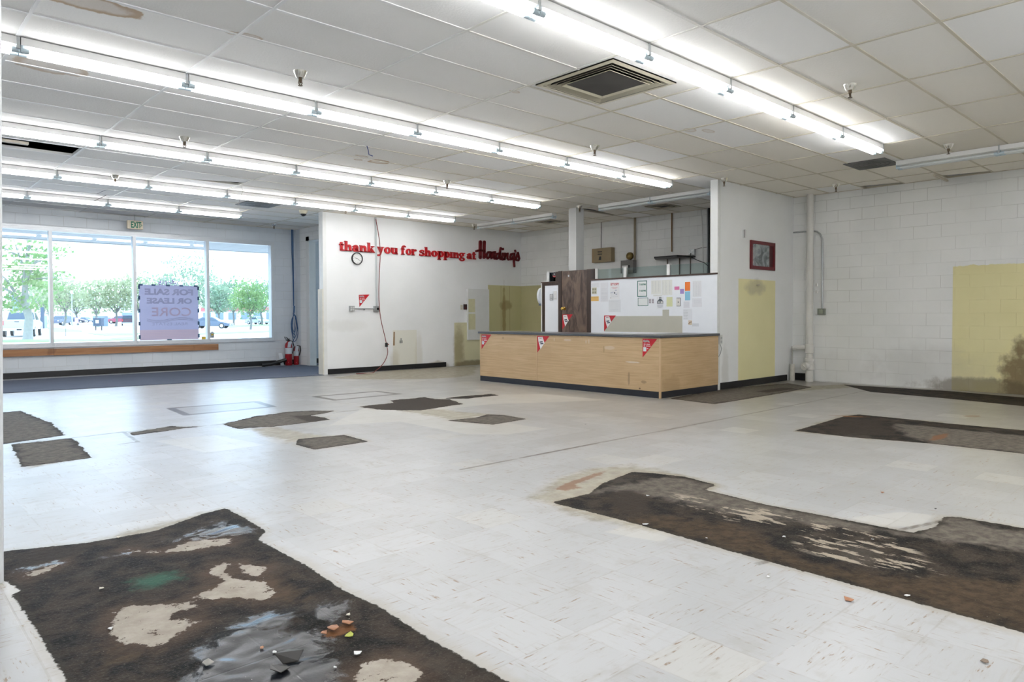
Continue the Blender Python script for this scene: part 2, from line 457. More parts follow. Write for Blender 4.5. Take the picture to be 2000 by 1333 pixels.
for i in range(-7, 11):
    x = .95+1.22*i
    if XL < x < XW:
        for q in cut(x-.012, x+.012, YF, YW): b.box(*q, ZC-.007, ZC+.03)
for j in range(-10, 25):
    y = 2.30+.61*j
    if YF < y < YW:
        for q in cut(XL, XW, y-.012, y+.012): b.box(*q, ZC-.006, ZC+.03)
b.box(XW-.02, XW, YF, YW, ZC-.006, ZC+.02); b.box(XL, XW, YW-.02, YW, ZC-.006, ZC+.02); b.box(7.05, XW, YP-.02, YP, ZC-.006, ZC+.0)
st(b.build('ceiling_grid_lines', M_TBAR, world=True), 'metal grid holding the ceiling tiles')
panel('roof_slab', [(XL-.2, XW+.2, YF-.2, YW+.2, ZT, ZT+.2)], M_DARK)
panel('trim_6', [(11.95, 12.58, 3.50, 3.53, ZC-.06, ZC-.035), (12.0, 12.58, 2.27, 2.30, ZC-.05, ZC-.03)], M_TBAR, 'loose sagging grid strips by the right wall')
# a strip left lying across the open hole
b = MB(); b.box(.9, 1.62, 10.42, 10.5, ZC-.01, ZC+.02)
tag(b.build('loose_batten', mat('cream_strip', (.66, .60, .50), .6)), 'cream strip lying across the black opening of the missing ceiling tile', 'ceiling strip')

# ---------------------------------------------------------------- floor with its worn and torn out areas
PF = lambda *pts: [tuple(onZ(u, v, 0)[:2]) for u, v in pts]
def axis_pts(a, f0, f1, b, fine, coarse):
    l = list(np.arange(a, f0, coarse))+list(np.arange(f0, f1, fine))+list(np.arange(f1, b, coarse))+[b]
    return np.array(l)
gx = axis_pts(-7.0, 0, 7.2, 12.7, .03, .06); gy = axis_pts(-4.0, .4, 10.4, 16.7, .03, .06)
GX, GY = np.meshgrid(gx, gy)
def sdf(poly):
    p = np.array(poly); n = len(p); d = np.full(GX.shape, 9e9); ins = np.zeros(GX.shape, bool)
    for i in range(n):
        ax_, ay_ = p[i]; bx_, by_ = p[(i+1) % n]
        ex, ey = bx_-ax_, by_-ay_; L = ex*ex+ey*ey+1e-12
        t = np.clip(((GX-ax_)*ex+(GY-ay_)*ey)/L, 0, 1)
        d = np.minimum(d, (GX-ax_-ex*t)**2+(GY-ay_-ey*t)**2)
        c = ((ay_ > GY) != (by_ > GY)); dy = (by_-ay_) if abs(by_-ay_) > 1e-9 else 1e-9
        ins ^= c & (GX < ax_+(GY-ay_)/dy*ex)
    d = np.sqrt(d); return np.where(ins, d, -d)
def seg(pts):
    d = np.full(GX.shape, 9e9)
    for (ax_, ay_), (bx_, by_) in zip(pts[:-1], pts[1:]):
        ex, ey = bx_-ax_, by_-ay_; L = ex*ex+ey*ey+1e-12
        t = np.clip(((GX-ax_)*ex+(GY-ay_)*ey)/L, 0, 1)
        d = np.minimum(d, (GX-ax_-ex*t)**2+(GY-ay_-ey*t)**2)
    return -np.sqrt(d)
def union(*polys):
    r = None
    for p in polys:
        s = sdf(p); r = s if r is None else np.maximum(r, s)
    return np.clip(r, -.6, .6)
PL = PF((-60, 1090), (10, 1077), (175, 1060), (300, 1038), (400, 1003), (440, 993), (475, 1010), (520, 1038), (505, 1055), (600, 1105), (665, 1150), (750, 1190),
        (850, 1255), (995, 1333), (1160, 1420), (190, 1560), (130, 1333), (75, 1240), (22, 1162), (42, 1155), (8, 1135), (-60, 1130))
PR = PF((1075, 982), (1150, 965), (1175, 945), (1235, 922), (1280, 925), (1340, 932), (1400, 948), (1377, 957), (1500, 987), (1700, 1025), (1780, 1041), (1825, 1030),
        (1845, 1009), (1875, 1011), (2000, 1032), (2150, 1060), (2300, 1330), (2000, 1237), (1820, 1187), (1600, 1125), (1425, 1077), (1270, 1032), (1215, 1017))
PP = PF((1552, 842), (1650, 813), (1678, 810), (1790, 821), (1846, 827), (2000, 841), (2100, 850), (2100, 897), (2000, 887), (1818, 867), (1667, 855))
PW_ = PF((1645, 752), (1700, 755), (1850, 764), (2000, 777), (2150, 790), (2150, 812), (2000, 794), (1850, 779), (1700, 766))
PE = PF((1307, 779), (1395, 790), (1440, 783), (1517, 770), (1587, 757), (1540, 749), (1405, 760))
PC1 = PF((699, 795), (768, 787), (762, 783), (831, 776), (849, 780), (879, 780), (903, 790), (822, 802), (735, 801))
PC2 = PF((870, 822), (930, 816), (951, 810), (984, 811), (1029, 819), (963, 830))
PC3 = PF((864, 779), (906, 774), (960, 770), (972, 773), (915, 779))
PD1 = PF((433, 829), (496, 814), (562, 805), (607, 803), (655, 803), (629, 809), (612, 812), (647, 820), (536, 834), (462, 838))
PD2 = PF((581, 858), (673, 850), (721, 863), (614, 879), (577, 869))
PD3 = PF((-60, 812), (5, 806), (41, 803), (104, 829), (126, 851), (5, 868), (-60, 874))
PD4 = PF((22, 869), (141, 856), (181, 895), (41, 913))
PD5 = PF((246, 846), (333, 833), (385, 834), (262, 851))
PD6 = PF((141, 857), (246, 844), (262, 850), (160, 861))
PPA = PF((640, 739), (760, 724), (868, 719), (930, 715), (935, 722), (880, 727), (700, 738))
PPB = PF((800, 733), (860, 729), (905, 737), (860, 740))
bare = union(PL, PR, PP, PW_, PE, PC1, PC2, PC3, PD1, PD2, PD3, PD4, PD5)
A = {}
A['bare'] = bare
A['grey'] = union(PD5, PD6, PD3, PD4, PF((1100, 966), (1240, 965), (1400, 1000), (1850, 1060), (2150, 1100), (2100, 1060), (1875, 1011), (1845, 1009), (1780, 1041), (1500, 987), (1400, 948), (1300, 930)),
                  PF((1740, 826), (2100, 860), (2100, 897), (1818, 867), (1760, 850)), PC1, PC2, PD1, PD2, PE)
A['beige'] = union(PF((225, 1195), (250, 1185), (380, 1177), (385, 1185), (345, 1195), (325, 1210), (390, 1215), (345, 1240), (310, 1262), (240, 1255), (220, 1240)),
                   PF((380, 1165), (415, 1150), (440, 1135), (410, 1120), (425, 1103), (450, 1100), (438, 1117), (460, 1132), (520, 1140), (535, 1155), (515, 1175), (465, 1167), (420, 1170)),
                   PF((465, 1102), (520, 1110), (505, 1125), (480, 1122)), PF((240, 1075), (320, 1078), (370, 1058), (450, 1052), (450, 1062), (370, 1076), (300, 1082)),
                   PF((50, 1120), (120, 1100), (100, 1112), (60, 1128)),
                   PF((700, 1305), (750, 1287), (800, 1296), (830, 1322), (780, 1345), (690, 1340)))
A['flake'] = union(PF((1300, 960), (1480, 990), (1700, 1040), (1780, 1060), (1850, 1125), (1800, 1130), (1640, 1100), (1540, 1070), (1560, 1040), (1400, 1015), (1320, 985)))
A['wet'] = union(PF((390, 1250), (440, 1220), (480, 1200), (600, 1180), (665, 1168), (690, 1190), (640, 1230), (690, 1290), (640, 1400), (480, 1450), (330, 1400), (345, 1300)),
                 PF((40, 1108), (120, 1095), (250, 1088), (330, 1056), (450, 1012), (500, 1030), (490, 1045), (340, 1062), (180, 1092), (30, 1130)))
A['brown'] = union(PF((1215, 1017), (1270, 1005), (1420, 1020), (1500, 1050), (1560, 1085), (1700, 1120), (1900, 1125), (2150, 1140), (2300, 1330), (2000, 1237), (1820, 1187), (1600, 1125), (1425, 1077)),
                   PF((200, 1240), (330, 1270), (300, 1300), (180, 1300)), PF((360, 1150), (560, 1120), (620, 1180), (420, 1180)), PF((1180, 965), (1230, 958), (1270, 975), (1270, 1000), (1215, 1008), (1185, 990)))
A['dark'] = union(PF((1180, 962), (1230, 955), (1275, 972), (1275, 1000), (1215, 1008), (1185, 988)), PF((1640, 818), (1720, 820), (1745, 848), (1690, 853), (1620, 845)),
                  PF((1930, 782), (2150, 790), (2150, 815), (2000, 797)), PF((1660, 753), (1760, 757), (1720, 765)), PF((1470, 765), (1530, 757), (1560, 760), (1500, 768)),
                  PC1, PF((560, 812), (612, 811), (647, 820), (600, 826)), PF((10, 1080), (200, 1060), (60, 1140), (20, 1140)))
A['green'] = union(PF((245, 1135), (300, 1118), (350, 1113), (368, 1130), (300, 1152), (255, 1157)))
A['pale'] = union(PF((640, 832), (780, 824), (912, 849), (993, 849), (1071, 838), (960, 822), (870, 800), (960, 790), (1190, 782), (1060, 770), (900, 772), (705, 800)), PF((300, 862), (420, 850), (520, 870), (400, 885)), PF((1240, 1020), (1330, 1040), (1290, 1060), (1180, 1040)), PF((1655, 1012), (1720, 1030), (1800, 1030), (1830, 1006), (1760, 1000)))
A['rust'] = union(PF((1080, 957), (1105, 944), (1160, 925), (1192, 917), (1172, 929), (1125, 947), (1140, 954), (1102, 960)), PF((1822, 852), (1858, 844), (1845, 858), (1812, 863)),
                  PF((1600, 811), (1650, 812), (1720, 816), (1650, 815)), PF((620, 1240), (680, 1215), (700, 1230), (650, 1250)), PF((1880, 812), (1915, 811), (1915, 816), (1885, 815)))
A['stain'] = union(PF((1020, 972), (1075, 935), (1160, 912), (1240, 908), (1340, 925), (1420, 948), (1280, 1040), (1150, 1018), (1060, 988)),
                   PF((760, 797), (870, 800), (965, 810), (900, 824), (790, 806)), PF((470, 838), (540, 832), (640, 852), (560, 868)), PPA, PPB,
                   PF((640, 739), (870, 716), (935, 716), (930, 733), (850, 741), (700, 742)), PF((1400, 765), (1650, 750), (1700, 756), (1560, 765), (1400, 788)),
                   PF((150, 1062), (440, 988), (520, 1030), (400, 1010), (300, 1048)), PF((20, 898), (60, 880), (190, 893), (60, 915)), PF((1540, 843), (1650, 808), (1850, 824), (1700, 860)))
LN = [PF((615, 775), (735, 765), (780, 770), (655, 782), (615, 775)), PF((333, 798), (500, 785), (533, 795), (365, 811), (333, 798)), PF((141, 856), (240, 844), (270, 864), (232, 868)),
      PF((5, 868), (141, 856), (246, 844), (385, 834), (433, 829)), PF((655, 806), (700, 801)), PF((900, 918), (1188, 862), (1300, 841)), PF((1300, 841), (1615, 779), (1800, 742)),
      PF((60, 1150), (200, 1118), (400, 1075), (500, 1053)), PF((1480, 1102), (1640, 1060), (1875, 1011))]
A['line'] = np.clip(np.maximum.reduce([seg(l) for l in LN]), -.3, 0)
FR = [PF((615, 775), (735, 765), (780, 770), (655, 782)), PF((333, 798), (500, 785), (533, 795), (365, 811))]
A['frame'] = np.clip(np.maximum.reduce([-np.abs(sdf(p)) for p in FR]), -.3, 0)
A['inner'] = union(FR[1])
nx, ny = len(gx), len(gy)
vv = np.zeros((ny*nx, 3)); vv[:, 0] = GX.ravel(); vv[:, 1] = GY.ravel()
idx = np.arange(ny*nx).reshape(ny, nx)
q = np.stack([idx[:-1, :-1], idx[:-1, 1:], idx[1:, 1:], idx[1:, :-1]], -1).reshape(-1, 4)
me = bpy.data.meshes.new('floor'); me.vertices.add(len(vv)); me.vertices.foreach_set('co', vv.ravel())
me.loops.add(q.size); me.loops.foreach_set('vertex_index', q.ravel()); me.polygons.add(len(q))
me.polygons.foreach_set('loop_start', np.arange(0, q.size, 4)); me.polygons.foreach_set('loop_total', np.full(len(q), 4)); me.update(calc_edges=True)
for k, a in A.items():
    at = me.attributes.new(k, 'FLOAT', 'POINT'); at.data.foreach_set('value', a.ravel().astype(np.float32))
floor = bpy.data.objects.new('floor', me); COL.objects.link(floor); st(floor, 'worn off-white tile floor with torn out dark patches')

def floor_mat():
    g = G('vinyl_tile_floor'); x, y, z = g.xyz(); o = g.obj()
    tx = (x-3.2)*(1/.305); ty = (y-9.1)*(1/.305); ix = tx.floor(); iy = ty.floor(); fx = tx.frac(); fy = ty.frac()
    par = g.math('MODULO', (ix+iy).abs(), 2.0)
    r = g.white(g.vec(ix+.5, iy+.5, .5)); r3 = g.white(g.vec(ix+.5, iy+.5, 7.5))
    sa = g.noise(g.vec(x*9, y*70, r*20), 1, 3, .6); sb = g.noise(g.vec(x*70, y*9, r*20), 1, 3, .6)
    sn = g.mixf(par, sa, sb)
    fl = g.ss(sn, .60, .68)*g.ss(g.noise(g.vec(x, y, r*9), 24, 2), .45, .6)
    near = 1.0-g.ss(x*.68+y*.73, 4.5, 9.0)           # tiles closest to the door are the least scrubbed
    n1 = g.noise(o, .7, 3, .6); n2 = g.noise(o, 5, 4, .65); n3 = g.noise(g.vec(x*1.2, y*6, 0.0), 3, 4, .7, 1.0); n8 = g.noise(o, 60, 3, .6)
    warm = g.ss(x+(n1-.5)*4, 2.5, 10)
    base = g.mix(warm, g.mix(r, (.405, .411, .415), (.465, .471, .477)), g.mix(r, (.255, .244, .222), (.31, .298, .272)))  # right side darkened and warmed in the colour to match its dimmer light
    base = g.mix(g.ss(r3, .93, .94)*.35, base, (.53, .515, .465))
    base = g.mix(g.ss(sn, .52, .64)*.25, base, (.36, .335, .30))
    base = g.mix(fl*(near*.8+.2), base, (.25, .17, .11))
    base = g.mix(g.ss(n2, .54, .70)*.32, base, (.32, .30, .262))
    base = g.mix(g.ss(n3, .55, .72)*.3, base, (.36, .33, .29))
    pal = g.ss(g.attr('pale')+(g.noise(o, 9, 3)-.5)*.04, -.01, .02)
    base = g.mix(pal*.45, base, (.60, .58, .52))
    e = .006/.305
    seam = (g.ss(fx, e, e*.3)+g.ss(fx, 1-e, 1-e*.3)+g.ss(fy, e, e*.3)+g.ss(fy, 1-e, 1-e*.3)).min(1.0)
    base = g.mix(seam*g.ss(n2, .4, .6)*.5, base, (.33, .31, .28))
    # soft stains beside the damage
    nb = g.noise(o, 9, 4, .65); nc = g.noise(o, 28, 4, .6); nl = g.noise(o, 3, 4, .6)
    stn = g.ss(g.attr('stain')+(nb-.5)*.22+(nl-.5)*.25, -.03, .12)
    base = g.mix(stn*.75, base, g.mix(g.ss(nb, .3, .7), (.37, .34, .245), (.24, .20, .135)))
    ab = g.attr('bare')
    halo = g.ss(ab+(nb-.5)*.10, -.07, .0)
    base = g.mix(halo*.45, base, (.33, .28, .2))
    ln = g.ss(g.attr('line')+(nb-.5)*.02, -.026, -.010)*g.ss(n2, .3, .45)
    base = g.mix(ln*.8, base, (.10, .075, .05))
    base = g.mix(g.ss(g.attr('inner')+(nb-.5)*.1, -.02, .05)*.5, base, (.22, .20, .18))
    base = g.mix(g.ss(g.attr('frame')+(nb-.5)*.018, -.058, -.040)*.92, base, (.06, .047, .038))
    # torn out areas
    bm_ = g.ss(ab+g.ss(y, 6.5, 8)*(nb-.5)*.07+g.ss(y, 6.5, 8)*(nl-.5)*.14+(nc-.5)*.032+(nb-.5)*.018+(n8-.5)*.014, -.002, .006)
    grit = g.noise(o, 90, 4, .75); blot = g.noise(o, 6.5, 5, .65, .4); mott = g.noise(o, 16, 4, .7)
    dirt = g.mix(g.ss(blot, .38, .62), (.006, .0055, .005), (.040, .029, .021))
    dirt = g.mix(g.ss(grit, .50, .72)*.6, dirt, (.115, .10, .082)); dirt = g.mix(g.ss(g.noise(o, 2.3, 5, .6), .55, .7)*.5, dirt, (.085, .072, .058))
    gry = g.ss(g.attr('grey')+(blot-.5)*.35, -.04, .1)
    greyc = g.mix(g.ss(mott, .3, .7), (.075, .064, .052), (.165, .145, .12))
    dirt = g.mix(gry, dirt, g.mix(g.ss(grit, .5, .7)*.35, greyc, (.10, .08, .06)))
    br = g.ss(g.attr('brown')+(blot-.5)*.35, -.03, .1)
    dirt = g.mix(br*.9, dirt, g.mix(g.ss(mott, .3, .7), (.030, .019, .010), (.085, .058, .035)))
    dk = g.ss(g.attr('dark')+(mott-.5)*.2, 0, .06)
    dirt = g.mix(dk*.9, dirt, g.mix(grit, (.012, .010, .009), (.06, .045, .033)))
    fn = g.noise(g.vec(x*8.0, y*2.4, 0.0), 1.5, 6, .7)
    flk = g.ss(g.attr('flake'), -.02, .06)*g.ss(fn, .535, .56)
    dirt = g.mix(flk*.85, dirt, g.mix(nb, (.34, .285, .215), (.44, .385, .31)))
    gn = g.ss(g.attr('green')+(mott-.5)*.2, -.02, .08)
    dirt = g.mix(gn*.5, dirt, (.04, .17, .11))
    rs = g.ss(g.attr('rust')+(nc-.5)*.07+(nb-.5)*.05, -.006, .02)
    wt = g.ss(g.attr('wet')+(blot-.5)*.5, .02, .07)*g.ss(g.noise(o, 3.2, 4, .6, .5), .36, .44)
    dirt = g.mix(wt*.93, dirt, g.mix(g.ss(mott, .4, .6), (.004, .005, .007), (.018, .020, .026)))
    bg = g.ss(g.attr('beige')+(nc-.5)*.09+(nb-.5)*.05, -.006, .004)*(1.0-g.ss(g.noise(o, 14, 5, .7), .60, .63))
    bgs = g.ss(g.attr('beige')+(nb-.5)*.12, -.12, .02)
    dirt = g.mix(bgs*.5, dirt, (.11, .07, .045))
    dirt = g.mix(bg, dirt, g.mix(g.ss(nb, .3, .7), (.33, .29, .24), (.43, .39, .335)))
    spk = g.ss(g.noise(o, 130, 2, .5), .73, .76)*g.ss(g.noise(o, 11, 2), .5, .6)
    dirt = g.mix(spk*.8, dirt, (.6, .57, .5))
    rim = g.ss(ab+(nc-.5)*.02, .035, .012)
    dirt = g.mix(rim*.55, dirt, (.035, .03, .022))
    c = g.mix(bm_, base, dirt)
    c = g.mix(rs*.75, c, (.20, .085, .03))
    # gloss: waxed tile, dull dirt, puddled tar
    rt = .24+n2*.12+g.ss(n3, .4, .9)*.05+stn*.25
    rd = g.mixf(wt, .60+mott*.2, .14+blot*.16)
    g.put(g.b.inputs['Roughness'], g.mixf(bm_, rt, rd))
    g.put(g.b.inputs['Specular IOR Level'], g.mixf(bm_, .42, g.mixf(wt, .14, .30)))
    tilt = g.noise(g.vec(x*1.0, y*1.0, r*.8), 2.2, 2)
    b2 = g.ss(ab, -.002, .006); w2 = g.ss(g.attr('wet'), .0, .08); h = (1.0-b2)*.5+tilt*.45-seam*.06+b2*g.noise(o, 22, 4, .75)*1.3*(1.0-w2*.85)+w2*b2*g.noise(g.vec(x*5, y*7, 0.0), 1.0, 1, .4, .8)*4.0
    g.bump(h, .008, .55)
    return g.set(c)
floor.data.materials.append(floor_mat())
def carpet_mat():
    g = G('blue_grey_carpet'); n = g.noise(g.obj(), 120, 3, .7); n2 = g.noise(g.obj(), 2, 4)
    g.bump(n, .01, .6)
    return g.set(g.mix(n2*.5+n*.5, (.085, .10, .14), (.17, .19, .24)), .95, spec=.1)
b = MB(); b.prism([(XL, 13.9), (1.7, 13.62), (6.95, 13.05), (6.95, 13.38), (8.02, 13.38), (8.02, 16.2), (XL, 16.15)], lambda u, v, d: Vector((u, v, d)), .001, .012)
MC_CARPET = carpet_mat()
tag(b.build('carpet', MC_CARPET), 'blue-grey entry carpet on the floor below the windows', 'carpet')

b = MB(); b.box(8.24, 12.5, 13.4, 16.44, .001, .012)
tag(b.build('entry_mat', MC_CARPET), 'blue-grey entry mat on the vestibule floor beyond the opening', 'mat')

# ---------------------------------------------------------------- shop windows
def glass_mat(name, tint, r):
    g = G(name); nt = g.nt
    t = g.node('ShaderNodeBsdfTransparent'); t.inputs[0].default_value = tint+(1,)
    gl = g.node('ShaderNodeBsdfGlossy'); gl.inputs['Roughness'].default_value = r; gl.inputs['Color'].default_value = (.95, .98, 1, 1)
    f = g.node('ShaderNodeFresnel'); f.inputs[0].default_value = 1.5
    mx = g.node('ShaderNodeMixShader'); nt.links.new(f.outputs[0], mx.inputs[0]); nt.links.new(t.outputs[0], mx.inputs[1]); nt.links.new(gl.outputs[0], mx.inputs[2])
    nt.links.new(mx.outputs[0], g.out.inputs['Surface']); return g.m
M_GLASS = glass_mat('window_glass', (.97, .985, 1.0), .01)
lab = ['fourth shop window from the right, next to the pillar', 'third shop window from the right', 'shop window with the lavender sign', 'rightmost shop window beside the corner']
nW = 0
for k in range(-2, 4):
    x0 = 1.37+1.515*k+(0 if k else 0); x1 = x0+1.515
    nW += 1
    b = MB(); z0, z1 = .63, 2.95
    b.box(x0+.0005, x0+.03, YW-.01, YW+.13, z0, z1); b.box(x1-.03, x1-.0005, YW-.01, YW+.13, z0, z1)
    b.box(x0+.03, x1-.03, YW-.01, YW+.13, z1-.05, z1); b.box(x0+.03, x1-.03, YW-.03, YW+.13, z0, z0+.055)
    w = st(b.build('window_%d' % nW, M_ALU), lab[k] if k >= 0 else None)
    b = MB(); b.box(x0+.03, x1-.03, YW+.055, YW+.061, z0+.055, z1-.05)
    b.build('window_glass', M_GLASS, w)
b = MB(); b.box(XL, wx0, YW-.03, YW, .2, .2)
panel('trim_7', [(-1.6, 7.46, YW-.035, YW, .60, .632), (7.42, 7.47, YW-.02, YW, .6, 2.98), (-1.6, 7.47, YW-.015, YW, 2.95, 2.99)], M_ALU, 'aluminium frame edge around the shop windows')
# outer opening of the entry vestibule, widened to let in more daylight
panel('window_7', [(a, a+.05, YW+.02, YW+.14, .0, 2.95) for a in (8.82, 9.7, 10.6, 11.5, 12.25)], M_ALU)

def wood_mat(name, c0, c1, axis='x', rough=.45, scale=1.0, knots=True):
    g = G(name); x, y, z = g.xyz()
    v = {'x': g.vec(x*1.5, y*24, z*24), 'y': g.vec(x*24, y*1.5, z*24), 'z': g.vec(x*24, y*24, z*1.5)}[axis]
    n = g.noise(v, scale, 5, .6, .6); n2 = g.noise(g.obj(), 2.6, 3)
    c = g.mix(g.ss(n, .25, .75), c0, c1)
    c = g.mix(g.ss(n2, .62, .7)*(.5 if knots else .0), c, tuple(q*.5 for q in c0))
    g.bump(n, .002, .4)
    return g.set(c, rough)
b = MB(); b.box(-1.6, 2.9, YW-.05, YW-.001, .445, .575); 
b.box(2.903, 6.11, YW-.05, YW-.001, .44, .57)
tag(b.build('rail_board', wood_mat('pine_board', (.28, .12, .045), (.42, .21, .09))), 'brown stained pine board running along the wall below the windows', 'board')
# ---------------------------------------------------------------- fluorescent strip lights
M_ENAMEL = mat('white_enamel', (.78, .78, .77), .35, var=.03)
M_TUBE = emis('lit_tube', (.975, .977, .985, 1), 9.0)
M_TUBE.cycles.emission_sampling = 'FRONT'
M_TUBEOFF = mat('unlit_tube', (.72, .75, .76), .25, var=.02)
M_SOCK = mat('lamp_socket', (.50, .60, .66), .4, var=.2)
def strip_light(name, L, axis, lit, label, cat, group, n=1):
    """origin at the ceiling, the fixture runs from 0 to L along its axis"""
    P = (lambda a, c, z: Vector((a, c, z))) if axis == 'x' else (lambda a, c, z: Vector((c, a, z)))
    t = thing(name, (0, 0, 0), label, cat, group)
    def bx(b, a0, a1, c0, c1, z0, z1):
        p, q = P(a0, c0, z0), P(a1, c1, z1); b.box(min(p.x, q.x), max(p.x, q.x), min(p.y, q.y), max(p.y, q.y), z0, z1)
    b = MB(); bx(b, .004, L-.004, -.068, .068, -.064, -.006)
    b.prism([(-.068, -.064), (.068, -.064), (.02, -.074), (-.02, -.074)], lambda u, v, d: P(d, u, v), .01, L-.01)
    b.build('housing', M_ENAMEL, t)
    for k in range(n):
        a0, a1 = L*k/n, L*(k+1)/n
        for s in (-1, 1):
            b = MB(); b.tube([P(a0+.055, s*.043, -.100), P(a1-.055, s*.043, -.100)], .0185, 10); b.build('tube', M_TUBE if lit else M_TUBEOFF, t, smooth=True)
            for a, q in ((a0, 1), (a1, -1)):
                b = MB(); b.tube([P(a+q*.002, s*.043, -.10), P(a+q*.056, s*.043, -.10)], .0205, 10); bx(b, a+q*.008-.006, a+q*.008+.006, s*.043-.018, s*.043+.018, -.115, -.06)
                b.build('lamp_holder', M_SOCK, t, smooth=True)
    b = MB()
    for a in ([L-.016] if n == 1 else [L/2]): bx(b, a-.008, a+.008, -.074, -.068, -.085, -.0); bx(b, a-.014, a+.014, -.076, -.06, -.095, -.08)
    b.build('hanger', M_STEEL, t)
    return t
ordn = ['', 'second', 'third', 'fourth', 'fifth', 'sixth', 'seventh', 'eighth', 'ninth', 'tenth', 'eleventh']
proto = None
rowlab = ['nearest row in view', 'second row from the front', 'third row from the front', 'fourth row from the front', 'farthest row', 'added fill row overhead', 'added fill row behind camera', 'added rearmost fill row']
for ri, (y, xe, n) in enumerate(((3.43, 9.50, 9), (6.56, 9.51, 9), (9.47, 9.5, 8), (12.07, 9.53, 8), (14.43, 5.86, 5), (.2, 9.5, 9), (-1.4, 9.5, 9), (-3.0, 9.5, 9))):  # last three rows are unseen, added to brighten the right half of the room
    for k in range(n):
        lb = 'lit two-tube strip light, %s at the right end of the %s' % ('first', rowlab[ri]) if k == 0 else 'lit two-tube strip light, %s from the right end of the %s' % (ordn[k], rowlab[ri])
        if proto is None: proto = strip_light('strip_light', 1.22, 'x', True, lb, 'ceiling light', 'lit strip lights on the ceiling'); o = proto
        else: o = dup(proto, (0, 0, 0), lb)
        o.location = (xe-1.22*(k+1), y, ZC)
u0 = strip_light('unlit_strip_light', 2.42, 'y', False, 'unlit strip light above the counter, in front of the enclosure wall post', 'ceiling light', 'unlit strip lights', 2); u0.location = (10.62, 6.48, ZC)
dup(u0, (10.70, 10.2, ZC), 'unlit strip light near the corner behind the red script lettering')
dup(u0, (10.70, 1.19, ZC), 'unlit strip light at the right edge, before the right wall')

# ---------------------------------------------------------------- sprinklers, vents, camera dome
def sprinkler(loc, label):
    t = thing('sprinkler', loc, label, 'sprinkler', 'ceiling sprinklers')
    x, y, z = loc
    b = MB(); b.lathe((x, y, z), (0, 0, -1), [(.062, 0), (.06, .006), (.036, .05), (.03, .055)], 16); b.build('escutcheon', M_CHROME, t, smooth=True)
    b = MB(); b.lathe((x, y, z-.05), (0, 0, -1), [(.016, 0), (.016, .03), (.01, .034), (.01, .05)], 10)
    for s in (-1, 1): b.tube([(x+s*.012, y, z-.08), (x+s*.018, y, z-.1), (x, y, z-.12)], .004, 5)
    b.lathe((x, y, z-.118), (0, 0, -1), [(.02, 0), (.02, .004)], 12)
    b.build('sprinkler_head', mat('brass_dark', (.16, .12, .08), .4, .7), t)
    return t
s0 = sprinkler((2.89, 5.80, ZC), 'chrome ceiling sprinkler nearest the pillar, between the second and nearest light rows')
for (x, y, l) in ((6.81, 2.71, 'chrome ceiling sprinkler right of the nearest light row'), (6.87, 5.85, 'ceiling sprinkler between the big vent and the second light row'),
                  (2.92, 8.83, 'ceiling sprinkler just in front of the third light row, left side'), (6.90, 8.91, 'ceiling sprinkler just in front of the third light row, right side'),
                  (2.93, 11.9, 'ceiling sprinkler just in front of the fourth light row, left side'), (10.12, 2.82, 'ceiling sprinkler in front of the unlit light at the right edge'),
                  (10.0, 6.0-.12, 'ceiling sprinkler in front of the enclosure end post'), (10.39, 9.23, 'ceiling sprinkler beside the square white column'), (7.12, 15.67, 'ceiling sprinkler before the window wall corner'),
                  (10.66, 12.75, 'ceiling sprinkler at the end of the unlit light, above the lettering'), (7.1, 12.4, 'ceiling sprinkler above the left end of the lettered partition'), (11.83, 4.92, 'small ceiling sprinkler near the pipe corner')):
    dup(s0, (x, y, ZC), l)
def diffuser(x, y, w, label, dark=False):
    t = thing('ceiling_vent', (x, y, ZC), label, 'ceiling vent', None)
    mf = mat('aged_vent', (.56, .52, .40), .45, var=.15, scale=4) if not dark else mat('grey_vent', (.10, .10, .10), .6)
    b = MB(); zo = ZC; P = lambda u, v, d: Vector((x+u, y+v, zo+d)); h = w/2
    def ring(r0, z0, r1, z1, th=.004, slot_shade=False):
        c = [(-1, -1), (1, -1), (1, 1), (-1, 1)]
        vs = [P(a*r0, q*r0, z0) for a, q in c]+[P(a*r1, q*r1, z1) for a, q in c]+[P(a*r0, q*r0, z0+th) for a, q in c]+[P(a*r1, q*r1, z1+th) for a, q in c]
        f = []
        for i in range(4):
            j = (i+1) % 4; f += [[i, j, 4+j, 4+i], [8+i, 12+i, 12+j, 8+j], [i, 8+i, 8+j, j], [4+i, 4+j, 12+j, 12+i]]
        b.add(vs, f)
        if slot_shade: b.mi[-16:] = [0, 1, 0, 1]*4
    ring(h, -.012, h*.90, -.018); ring(h, -.012, h, .0)
    b.build('frame', mf, t)
    rs = [.88, .79, .70] if w > .7 else [.86, .66]
    for r in rs:
        b = MB(); ring(h*r, -.014, h*(r-.07), .045, .003, True); b.build('louver', [mf, mat('vent_dust_shade', (.03, .028, .025), .9)], t)  # dusty upper louver faces, blackened to stand in for the slot shade
    b = MB(); hc = h*(.56 if w > .7 else .40)
    ring(hc+.028, -.02, hc, -.004); b.build('core_frame', mf, t)
    g = mat('dusty_mesh', (.075, .07, .066), .8, var=.45, scale=3)
    b = MB(); b.box(x-hc, x+hc, y-hc, y+hc, zo-.008, zo); b.build('core_plate', g, t)
    b = MB(); b.box(x-h*.96, x+h*.96, y-h*.96, y+h*.96, zo+.06, zo+.07); b.build('duct', M_DARK, t)
    return t
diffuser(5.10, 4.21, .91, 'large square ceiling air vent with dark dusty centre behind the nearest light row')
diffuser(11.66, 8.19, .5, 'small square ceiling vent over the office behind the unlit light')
diffuser(11.64, 11.23, .5, 'small square ceiling vent left of the square white column')
